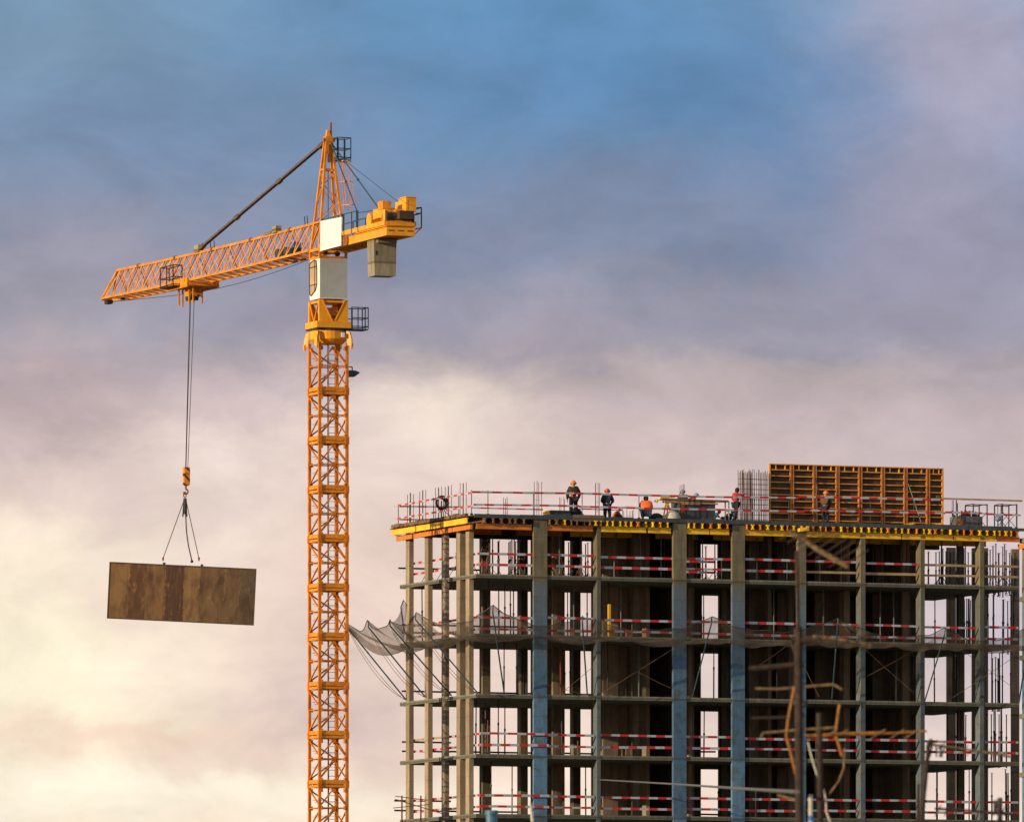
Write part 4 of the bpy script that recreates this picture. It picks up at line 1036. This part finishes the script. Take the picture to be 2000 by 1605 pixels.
m = MB(); q = B(1949, 1003, .8); q.z = ZD+.05; m.ball((0, 0, .45), .17, 10); m.bar((0, 0, 0), (0, 0, .3), .05); tag(m.build('float_lamp', 'helmb', None, q), 'pale blue round object between the roof scaffold frames', 'lamp')
# cable coil hung on the left rail
cl = L(862, 982, -.2); m = MB(); random.seed(9)
for kx in range(9):
    rr = random.uniform(.24, .36); ox = random.uniform(-.05, .05); oy = random.uniform(-.06, .06); oz = random.uniform(-.05, .05); tl = random.uniform(-.3, .3)
    pts = [Vector((rr*math.cos(t)*math.cos(tl)+ox, rr*math.cos(t)*math.sin(tl)+oy, rr*1.1*math.sin(t)+oz)) for t in [i*2*math.pi/14 for i in range(15)]]
    m.path(pts, .028, 5)
m.bar((0, 0, -.75), (0, 0, .1), .05); m.path([Vector((0, 0, -.3)), Vector((.5, -.3, -.75)), Vector((1.2, -1.4, -.85)), Vector((1.6, -4.0, -.85))], .02, 5)
tag(m.build('cable_coil', 'dark', None, cl), 'black coil of cable hung on the left roof rail', 'cable')

# ------------------------------------------------------------------ workers
def skin_obj(name, verts, edges, radii, matn, parent, loc=(0, 0, 0), rotz=0, sub=1):
    me = bpy.data.meshes.new(name+'_skeleton'); me.from_pydata(verts, edges, []); o = bpy.data.objects.new(name, me); COL.objects.link(o)
    md = o.modifiers.new('Skin', 'SKIN'); md.use_smooth_shade = True
    for i, r in enumerate(radii):
        sv_ = me.skin_vertices[0].data[i]; sv_.radius = (r, r) if not isinstance(r, tuple) else r; sv_.use_root = (i == 0)
    sb = o.modifiers.new('Sub', 'SUBSURF'); sb.levels = sub; sb.render_levels = sub
    dg = bpy.context.evaluated_depsgraph_get(); nm = bpy.data.meshes.new_from_object(o.evaluated_get(dg)); o.modifiers.clear(); o.data = nm
    nm.name = name; nm.materials.clear(); nm.materials.append(M[matn])
    for p in nm.polygons: p.use_smooth = True
    o.parent = parent; o.location = loc; o.rotation_euler = (0, 0, rotz); return o
def person(pos, face, pose, label, jacket, trousers, vest, helm, hmat='helm', scale=1.0):
    root = bpy.data.objects.new('person', None); COL.objects.link(root); root.location = pos; root.rotation_euler = (0, 0, face); root.scale = (scale,)*3
    tag(root, label, 'worker')
    P = dict(pelvis=(0, 0, .95), chest=(0, .0, 1.28), neck=(0, 0, 1.49), head=(0, .02, 1.64),
             shL=(-.19, 0, 1.42), elL=(-.27, -.02, 1.14), wrL=(-.25, .12, .92), shR=(.19, 0, 1.42), elR=(.27, -.02, 1.14), wrR=(.25, .12, .92),
             hpL=(-.1, 0, .9), knL=(-.12, .03, .5), anL=(-.13, 0, .1), hpR=(.1, 0, .9), knR=(.12, .03, .5), anR=(.13, 0, .1))
    P.update(pose); P = {k_: Vector(v_) for k_, v_ in P.items()}
    # body : one continuous surface with a face, hands and feet
    names = ['pelvis', 'chest', 'neck', 'head', 'shL', 'elL', 'wrL', 'shR', 'elR', 'wrR', 'hpL', 'knL', 'anL', 'hpR', 'knR', 'anR']
    V_ = [P[n] for n in names]; ix = {n: i for i, n in enumerate(names)}
    E = [(ix[a], ix[b]) for a, b in (('pelvis', 'chest'), ('chest', 'neck'), ('neck', 'head'), ('chest', 'shL'), ('shL', 'elL'), ('elL', 'wrL'), ('chest', 'shR'), ('shR', 'elR'), ('elR', 'wrR'),
                                     ('pelvis', 'hpL'), ('hpL', 'knL'), ('knL', 'anL'), ('pelvis', 'hpR'), ('hpR', 'knR'), ('knR', 'anR'))]
    rad = [.13, .145, .055, .095, .07, .05, .032, .07, .05, .032, .095, .065, .045, .095, .065, .045]
    hd = P['head']; ft = Vector((0, 1, 0))
    top_i = len(V_); V_.append(hd+Vector((0, 0, .1))); rad.append(.07); E.append((ix['head'], top_i))
    V_.append(hd+Vector((0, .12, -.01))); rad.append(.018); E.append((ix['head'], len(V_)-1))          # nose
    for s in (-1, 1): V_.append(hd+Vector((s*.105, 0, 0))); rad.append(.02); E.append((ix['head'], len(V_)-1))   # ears
    for s in 'LR':
        a = P['el'+s]; b = P['wr'+s]; d = (b-a).normalized(); sd_ = 1 if s == 'L' else -1
        palm = len(V_); V_.append(b+d*.07); rad.append(.035); E.append((ix['wr'+s], palm))
        side = Vector((0, 1, 0)) if abs(d.y) < .8 else Vector((1, 0, 0))
        for q, ln in ((-.03, .065), (-.01, .08), (.012, .075), (.032, .055)):
            k1 = len(V_); V_.append(b+d*(.11)+side*q); rad.append(.009); E.append((palm, k1)); V_.append(b+d*(.11+ln)+side*q*1.2+Vector((sd_*.015, 0, 0))); rad.append(.008); E.append((k1, k1+1))
        k1 = len(V_); V_.append(b+d*.06+side*.06); rad.append(.011); E.append((palm, k1)); V_.append(b+d*.1+side*.075); rad.append(.009); E.append((k1, k1+1))
        k1 = len(V_); V_.append(P['an'+s]+Vector((0, .14, -.06))); rad.append(.035); E.append((ix['an'+s], k1))
    skin_obj('body', V_, E, rad, 'skin', root)
    jn = ['chest', 'pelvis', 'shL', 'elL', 'shR', 'elR']
    pts = [P[n] for n in jn]; pts += [P['elL'].lerp(P['wrL'], .93), P['elR'].lerp(P['wrR'], .93), P['chest'].lerp(P['neck'], .7)]
    skin_obj('jacket', pts, [(0, 1), (0, 2), (2, 3), (0, 4), (4, 5), (3, 6), (5, 7), (0, 8)], [.235, .20, .13, .095, .13, .095, .06, .06, .10], jacket, root)
    pts = [P['pelvis'], P['hpL'], P['knL'], P['anL'], P['hpR'], P['knR'], P['anR']]
    skin_obj('trousers', pts, [(0, 1), (1, 2), (2, 3), (0, 4), (4, 5), (5, 6)], [.18, .14, .10, .08, .14, .10, .08], trousers, root)
    if vest:
        pts = [P['chest'], P['pelvis'].lerp(P['chest'], .05), P['chest'].lerp(P['shL'], .8), P['chest'].lerp(P['shR'], .8)]
        skin_obj('vest', pts, [(0, 1), (0, 2), (0, 3)], [.255, .225, .135, .135], vest, root)
    for s in 'LR':
        m = MB(); a = P['an'+s]; m.quadbox([a+Vector(q) for q in ((-.055, -.09, -.1), (.055, -.09, -.1), (.05, .2, -.1), (-.05, .2, -.1), (-.05, -.08, .04), (.05, -.08, .04), (.035, .16, -.03), (-.035, .16, -.03))]); m.build('boot', 'black', root)
    if helm:
        m = MB(); m.ball(hd+Vector((0, 0, .03)), .145, 14, 1.05, True); m.tube(hd+Vector((0, .02, .02)), hd+Vector((0, .03, .045)), .17, .155, n=14); m.build('helmet', hmat, root, smooth=True)
    else:
        m = MB(); m.ball(hd+Vector((0, -.015, .03)), .125, 12, 1.05, True); m.ball(hd+Vector((0, -.03, .0)), .115, 12); m.build('hair', 'black', root, smooth=True)
    return root
def rp_(px, v=1.0, dz=0): return Vector((CX+U(px, v), CY+v, ZD+dz))
AW = -TH   # facing away from the camera
crouch = dict(pelvis=(0, -.22, .36), chest=(0, -.02, .68), neck=(0, .1, .86), head=(0, .18, .98), shL=(-.19, .04, .80), elL=(-.26, .25, .58), wrL=(-.15, .45, .42), shR=(.19, .04, .80), elR=(.26, .25, .58), wrR=(.15, .45, .42),
              hpL=(-.11, -.2, .34), knL=(-.2, .2, .5), anL=(-.16, -.08, .1), hpR=(.11, -.2, .34), knR=(.2, .2, .5), anR=(.16, -.08, .1))
low = {k_: (v_[0], v_[1]+(.25 if k_ in ('chest', 'neck', 'head') else 0), v_[2]-(.12 if k_ in ('chest', 'shL', 'shR') else .2 if k_ in ('neck', 'head') else 0)) for k_, v_ in crouch.items()}
low['shL'] = (-.19, .22, .62); low['shR'] = (.19, .22, .62)
bend = dict(pelvis=(0, -.12, .92), chest=(0, .16, 1.14), neck=(0, .33, 1.24), head=(0, .45, 1.30), shL=(-.19, .26, 1.16), elL=(-.24, .4, .92), wrL=(-.15, .58, .80), shR=(.19, .26, 1.16), elR=(.24, .4, .92), wrR=(.15, .58, .80),
            hpL=(-.1, -.1, .88), hpR=(.1, -.1, .88), knL=(-.13, .04, .5), knR=(.13, .0, .5), anL=(-.14, -.02, .1), anR=(.15, -.06, .1))
reach = dict(chest=(0, .05, 1.26), head=(0, .1, 1.62), elR=(.26, .2, 1.3), wrR=(.16, .45, 1.45), elL=(-.3, -.05, 1.15), wrL=(-.2, .18, 1.02), knL=(-.22, .12, .5), anL=(-.28, .1, .1), knR=(.18, -.05, .5), anR=(.25, -.22, .1), hpL=(-.1, 0, .9))
person(rp_(1120, .6, .0), AW+.1, dict(elL=(-.29, .02, 1.12), wrL=(-.30, .06, .84), elR=(.31, .03, 1.14), wrR=(.26, .12, .9)), 'worker seen from behind in a dark jacket with orange vest yoke and orange helmet', 'olive', 'black', None, True, 'helmo', 1.03)
person(rp_(1186, .9, -.25), AW-.15, dict(elL=(-.3, .08, 1.14), wrL=(-.14, .26, 1.05), elR=(.3, .06, 1.14), wrR=(.16, .25, 1.05)), 'worker in a navy jacket and red helmet standing with folded arms', 'navy', 'navy', None, True, 'helm', .98)
person(rp_(1203, 1.6, -.3), AW-1.3, crouch, 'crouching worker of whom mostly a red helmet shows above the deck edge', 'brownc', 'black', 'vest', True, 'helm', .8)
person(rp_(1262, 1.0, -.05), AW+.05, crouch, 'kneeling worker in a bright orange vest with a dark cap', 'vest', 'navy', None, False, 'helm', 1.12)
person(rp_(1343, 2.2, .0), AW-1.35, bend, 'worker in a grey blue helmet bending over the long planks', 'brownc', 'black', None, True, 'helmb', 1.02)
person(rp_(1437, .8, 0), AW-1.2, reach, 'bare headed worker in red reaching towards the rebar cage', 'redc', 'navy', None, False, 'helm', .98)
person(rp_(1421, 1.8, -.1), AW-.9, low, 'crouching worker with orange back behind the worker in red', 'teald', 'navy', 'vest', True, 'helmb', .8)
person(rp_(1393, 1.4, -.1), AW-1.6, low, 'crouching worker in teal clothes right of the plywood box', 'teald', 'teald', None, False, 'helm', .75)
person(rp_(1612, .9, -.05), AW-.5, dict(elL=(-.24, .15, 1.15), wrL=(-.1, .35, 1.1), elR=(.24, .15, 1.15), wrR=(.1, .35, 1.1), head=(0, .06, 1.62)), 'worker in brown and dark blue clothes working at the orange wall form', 'brownc', 'navy', None, True, 'helmo', .98)
person(rp_(1334, 2.8, 0), AW+.4, dict(elL=(-.24, .15, 1.15), wrL=(-.1, .35, 1.05), elR=(.24, .15, 1.15), wrR=(.1, .35, 1.05), head=(.02, .08, 1.6)), 'worker in rusty brown clothes standing behind the plywood box and planks', 'brownc', 'black', None, True, 'helmb', .97)
# orange yoke of the first worker's jacket
y_ = [o for o in bpy.data.objects if o.name == 'person'][0]
skin_obj('vest_yoke', [Vector((0, 0, 1.39)), Vector((-.13, 0, 1.41)), Vector((.13, 0, 1.41))], [(0, 1), (0, 2)], [.125, .1, .1], 'vest', y_)
m = MB(); m.box(-.16, -.05, -.21, -.14, .98, 1.18); m.build('back_pouch', 'helm', y_)

# ------------------------------------------------------------------ catch net around the building
nt_ = thing('safety_net', 'grey brown catch net on dark arms wrapping the second storey down', 'safety net', (CX, CY, ZD-2*ST))
O = nt_.location
def rel(p): return p-O
NS = -3.1
tips = [L(680, 1214, NS), L(720, 1212, NS), L(762, 1209, NS), L(812, 1197, NS)]
bases = [L(793, 1366, -.1), L(831, 1361, -.1), L(882, 1358, -.1), L(934, 1354, -.1)]
zin = ZD-2*ST-.08
def sagline(pts, t, sag):
    n = len(pts)-1; s = min(int(t*n), n-1); f = t*n-s; p = pts[s].lerp(pts[s+1], f); p = p.copy(); p.z -= sag*4*f*(1-f); return p
def leftnet(a, b):      # a along (far to near), b from the slab out
    o = sagline([L(676, 1216, NS-.3)]+tips, a, .45); vi = 11.0+(0.0-11.0)*a; i = Vector((CX-.06, CY+vi, zin))
    p = i.lerp(o, b); p.z -= .9*math.sin(math.pi*b**.8)*(.55+.45*math.sin(a*math.pi*3.2)**2); p.z += .06*math.sin(a*37+b*9); p.x += .1*math.sin(a*23+b*5); return rel(p)
m = MB(); m.grid(leftnet, 60, 14); m.build('net', 'net', nt_, smooth=True)
ft_ = [(963, 1182), (1138, 1202), (1390, 1205), (1637, 1207), (1846, 1226), (2012, 1222)]
fb_ = [(985, 1355), (1147, 1356), (1353, 1359), (1625, 1364), (1806, 1369), (1990, 1372)]
VN = -2.4
ftip = [B(*q, VN) for q in ft_]; fbas = [B(*q, -.05) for q in fb_]
# the corner piece and the front
def frontnet(a, b):
    o = sagline([tips[-1]]+ftip, a, .72); i = Vector((CX+(UE+.3)*max(0, (a-.04)/.96), CY-.02, zin))
    p = i.lerp(o, b); p.z -= .55*math.sin(math.pi*b**.7)*(.6+.4*math.sin(a*21)**2); p.z += .05*math.sin(a*90+b*7)+.03*math.sin(a*200); p.y += .08*math.sin(a*61+b*6); return rel(p)
m = MB(); m.grid(frontnet, 150, 12); m.build('net', 'net', nt_, smooth=True)
m = MB()
for nn, fn in ((60, leftnet), (150, frontnet)):
    pts = [fn(i/nn, 1.0) for i in range(nn+1)]
    for a, b in zip(pts, pts[1:]): m.bar(a, b, .03)
m.build('edge_rope', 'cable', nt_)
for tpp, bs_ in list(zip(tips, bases))+list(zip(ftip, fbas)):
    m = MB(); t0 = rel(tpp); b0 = rel(bs_)
    kn = t0+Vector((0, 0, -.32)) + (Vector((-.02, 0, 0)))
    m.tube(b0, kn, .04, n=6); m.tube(kn, t0, .035, n=6)
    for t in (.33, .66): q = b0.lerp(kn, t); m.ball(q, .055, 6)
    m.build('arm', 'teal', nt_)
m = MB(); t0 = rel(L(788, 1172, -.6)); k1 = rel(L(783, 1186, -.6)); b0 = rel(L(790, 1236, -.3)); m.tube(b0, k1, .035, n=6); m.tube(k1, t0, .035, n=6); m.tube(t0, rel(L(795, 1182, -.4)), .02, n=5); m.build('arm', 'teal', nt_)
rear = MB(); p1 = L(788, 1176, -.6); p2 = L(762, 1213, NS); p3 = Vector((CX, CY+10.5, zin+.2)); p4 = L(795, 1182, -.3)
rear.grid(lambda a, b: rel(p1.lerp(p2, a).lerp(p4.lerp(p3, a), b)+Vector((0, 0, -.35*math.sin(math.pi*a)))), 12, 6); rear.build('net', 'net', nt_, smooth=True)
def stay(a, b, sag):
    pts = []
    for i in range(9):
        t = i/8; p = a.lerp(b, t); p.z -= sag*4*t*(1-t); pts.append(rel(p))
    st_ = MB(); st_.path(pts, .012, 4); st_.build('stay_rope', 'brownwood', nt_)
for tpp, bs_ in zip(tips, bases): stay(tpp+Vector((.1, 0, -.6)), bs_, .55); stay(tpp+Vector((.3, .2, -.7)), bs_+Vector((0, .2, 0)), .3)
for a, b in (((1060, 1335), (1170, 1362)), ((1090, 1358), (1160, 1300)), ((1180, 1350), (1312, 1268)), ((1247, 1312), (1312, 1344)), ((1480, 1300), (1535, 1262)), ((1690, 1268), (1785, 1352)), ((1690, 1322), (1830, 1245)), ((1560, 1280), (1600, 1360)), ((1870, 1262), (1990, 1350)), ((1860, 1362), (1990, 1276))):
    stay(B(*a, -.6), B(*b, -.6), .02)

# ------------------------------------------------------------------ antennas in the foreground, out of focus
DA = 150.
def apole(name, label, d, cat='antenna'):
    return thing(name, label, cat, (0, 0, 0))
def part_path(root, nm, matn, pts, r, d=DA, n=7):
    m = MB(); m.path([FG(x, y, d)-root.location for x, y in pts], r*d/FPX, n); return m.build(nm, matn, root)
def base_at(px, d): p = FG(px, 1605, d); return Vector((p.x, p.y, 0))
def mast(root, px, py, r, d, matn='antrust', pxb=None):
    p = FG(px, py, d); q = FG(pxb or px, 1605, d); dirv = (q-p); e = p+dirv*(p.z/(p.z-q.z)); m = MB(); m.tube(e-root.location, p-root.location, r*d/FPX, n=9); return m.build('pole', matn, root)
a1 = thing('antenna', 'tall rusty antenna mast with a slanting beaded boom at its top', 'antenna', base_at(1560, DA))
mast(a1, 1559, 1225, 8.5, DA, pxb=1561); part_path(a1, 'upper_pole', 'antrust', [(1559, 1230), (1556, 1075)], 4)
bm = part_path(a1, 'boom', 'antbeige', [(1541, 1038), (1575, 1057), (1600, 1075), (1627, 1090), (1656, 1106)], 5.4)
m = MB()
for t in range(9):
    x = 1543+t*13.5; y = 1040+t*7.9; p = FG(x, y, DA)-a1.location; q = FG(x+46, y-30, DA-1.2)-a1.location
    m.tube(p-(q-p)*.4, q, .011, n=5); m.ball(p, .045, 6)
m.build('boom_elements', 'antrust', a1)
part_path(a1, 'boom', 'antbeige', [(1588, 1243), (1640, 1250), (1701, 1261)], 4.0)
m = MB()
for t in range(6):
    x = 1592+t*20; y = 1244+t*3; p = FG(x, y, DA)-a1.location; q = FG(x+18, y-16, DA-1)-a1.location; m.tube(p-(q-p)*.8, q, .009, n=5)
m.build('boom_elements', 'antrust', a1)
part_path(a1, 'bracket', 'antrust', [(1545, 1248), (1600, 1252)], 7); part_path(a1, 'bracket', 'antrust', [(1463, 1306), (1570, 1296)], 5)
part_path(a1, 'arm', 'antrust', [(1545, 1250), (1563, 1300)], 4)
part_path(a1, 'arm', 'antbeige', [(1475, 1344), (1520, 1345), (1566, 1341), (1628, 1336), (1645, 1346)], 2.4)
part_path(a1, 'arm', 'antrust', [(1468, 1402), (1545, 1400)], 2.6); part_path(a1, 'arm', 'antbeige', [(1487, 1440), (1489, 1431), (1556, 1425), (1630, 1420)], 2.2)
part_path(a1, 'strap', 'antor', [(1552, 1340), (1546, 1372), (1540, 1402), (1536, 1437), (1545, 1470), (1555, 1512)], 3.2)
part_path(a1, 'arm', 'antbeige', [(1518, 1552), (1555, 1562)], 3)
m = MB(); 
for px, py in ((1556, 1372), (1571, 1375), (1566, 1395), (1558, 1566)): m.ball(FG(px, py, DA)-a1.location, .06, 6)
m.build('clamp', 'dark', a1)
a2 = thing('antenna', 'shorter dark antenna mast carrying a bright orange horizontal boom', 'antenna', base_at(1600, DA+6))
mast(a2, 1600, 1392, 6.0, DA+6, pxb=1602)
part_path(a2, 'boom', 'antor', [(1572, 1437), (1612, 1435), (1640, 1433), (1722, 1431)], 3.8, DA+6); part_path(a2, 'boom', 'antor', [(1722, 1432), (1760, 1430), (1810, 1427)], 2.2, DA+6)
part_path(a2, 'strap', 'antor', [(1640, 1375), (1637, 1395), (1632, 1430), (1640, 1460), (1645, 1476)], 3, DA+6)
part_path(a2, 'boom', 'antbeige', [(1592, 1425), (1632, 1420)], 2.5, DA+6)
m = MB()
for x in (1620, 1642, 1715, 1752, 1780): p = FG(x, 1433, DA+6)-a2.location; q = FG(x+14, 1424, DA+5)-a2.location; m.tube(p-(q-p), q, .012, n=5)
m.build('boom_elements', 'antbeige', a2)
part_path(a2, 'strap', 'antbeige', [(1650, 1460), (1648, 1500), (1638, 1525), (1620, 1550)], 1.8, DA+6); part_path(a2, 'strap', 'white2', [(1578, 1448), (1586, 1480), (1597, 1516)], 1.8, DA+6); part_path(a2, 'strap', 'white2', [(1608, 1540), (1613, 1560), (1614, 1585), (1622, 1605)], 2, DA+6)
a3 = thing('antenna', 'bent brown antenna mast near the right with a long thin boom', 'antenna', base_at(1800, DA+3))
mast(a3, 1813, 1462, 4.6, DA+3, pxb=1799); part_path(a3, 'pole_head', 'antrust', [(1812, 1462), (1815, 1448), (1822, 1446)], 5, DA+3)
part_path(a3, 'side_pole', 'antrust', [(1794, 1530), (1793, 1612)], 3, DA+3)
part_path(a3, 'boom', 'antbeige', [(1815, 1452), (1850, 1458), (1915, 1467), (1975, 1477)], 2.5, DA+3)
m = MB()
for t in range(10):
    x = 1822+t*15; y = 1454+t*2.4; p = FG(x, y, DA+3)-a3.location; q = FG(x+9, y-9, DA+2)-a3.location; m.tube(p-(q-p), q, .008, n=5)
m.build('boom_elements', 'antrust', a3)
m = MB()
for t in range(5): x = 1822+t*6; m.tube(FG(x, 1452, DA+3)-a3.location, FG(x+random.uniform(-8, 8), 1478, DA+3)-a3.location, .014, n=5)
m.build('reflector', 'dark', a3)
a4 = thing('antenna', 'small black antenna at the lower right with a dark crossbar', 'antenna', base_at(1953, DA+3))
mast(a4, 1953, 1557, 5.2, DA+3, 'dark'); part_path(a4, 'boom', 'antrust', [(1826, 1578), (1900, 1583), (1985, 1590)], 2.8, DA+3)
m = MB()
for x in (1832, 1850, 1870, 1944, 1960, 1968, 1975): p = FG(x, 1582, DA+3)-a4.location; q = FG(x+5, 1572, DA+2)-a4.location; m.tube(p-(q-p), q, .012, n=5)
m.tube(FG(1944, 1562, DA+3)-a4.location, FG(1944, 1590, DA+3)-a4.location, .035)
m.build('boom_elements', 'dark', a4)
m = MB(); q = base_at(1584, DA+2); m.tube(FG(1584, 1700, DA+2)-q, FG(1583, 1551, DA+2)-q, 4.5*DA/FPX); m.tube((0, 0, 0), FG(1584, 1700, DA+2)-q, 3*DA/FPX)
wp_ = m.build('vent_pipe', 'white2', None, q); tag(wp_, 'pale pipe between the two antenna masts at the bottom', 'pipe')
m = MB(); m.tube(FG(1584, 1602, DA+2)-q, FG(1584, 1592, DA+2)-q, 5.2*DA/FPX); m.build('collar', 'bluep', wp_)
# vent cowl and bits at the bottom left of the frame
q = base_at(960, 200); m = MB(); m.tube((0, 0, 0), FG(960, 1590, 200)-q, 11*200/FPX, n=14); m.tube(FG(960, 1590, 200)-q, FG(960, 1582, 200)-q, 13*200/FPX, n=14); tag(m.build('vent_pipe', 'bluev', None, q), 'blue grey vent pipe at the bottom edge below the left facade', 'pipe')
q = base_at(1041, 205); m = MB(); m.tube((0, 0, 0), FG(1041, 1606, 205)-q, .04); m.tube(FG(1040, 1604, 205)-q, FG(1036, 1566, 205)-q, .04, .02); tag(m.build('vent_pipe', 'white2', None, q), 'small white slanting pipe in front of the first wide column', 'pipe')
# cable
m = MB(); q = B(1172, 1522, -.1); pts = [q]+[FG(x, y, d) for x, y, d in ((1310, 1530, 330), (1460, 1540, 210), (1559, 1546, DA-1))]; m.path([p-q for p in pts], .035, 6); tag(m.build('cable', 'propb', None, q), 'slack grey cable from the building to the tallest antenna mast', 'cable')
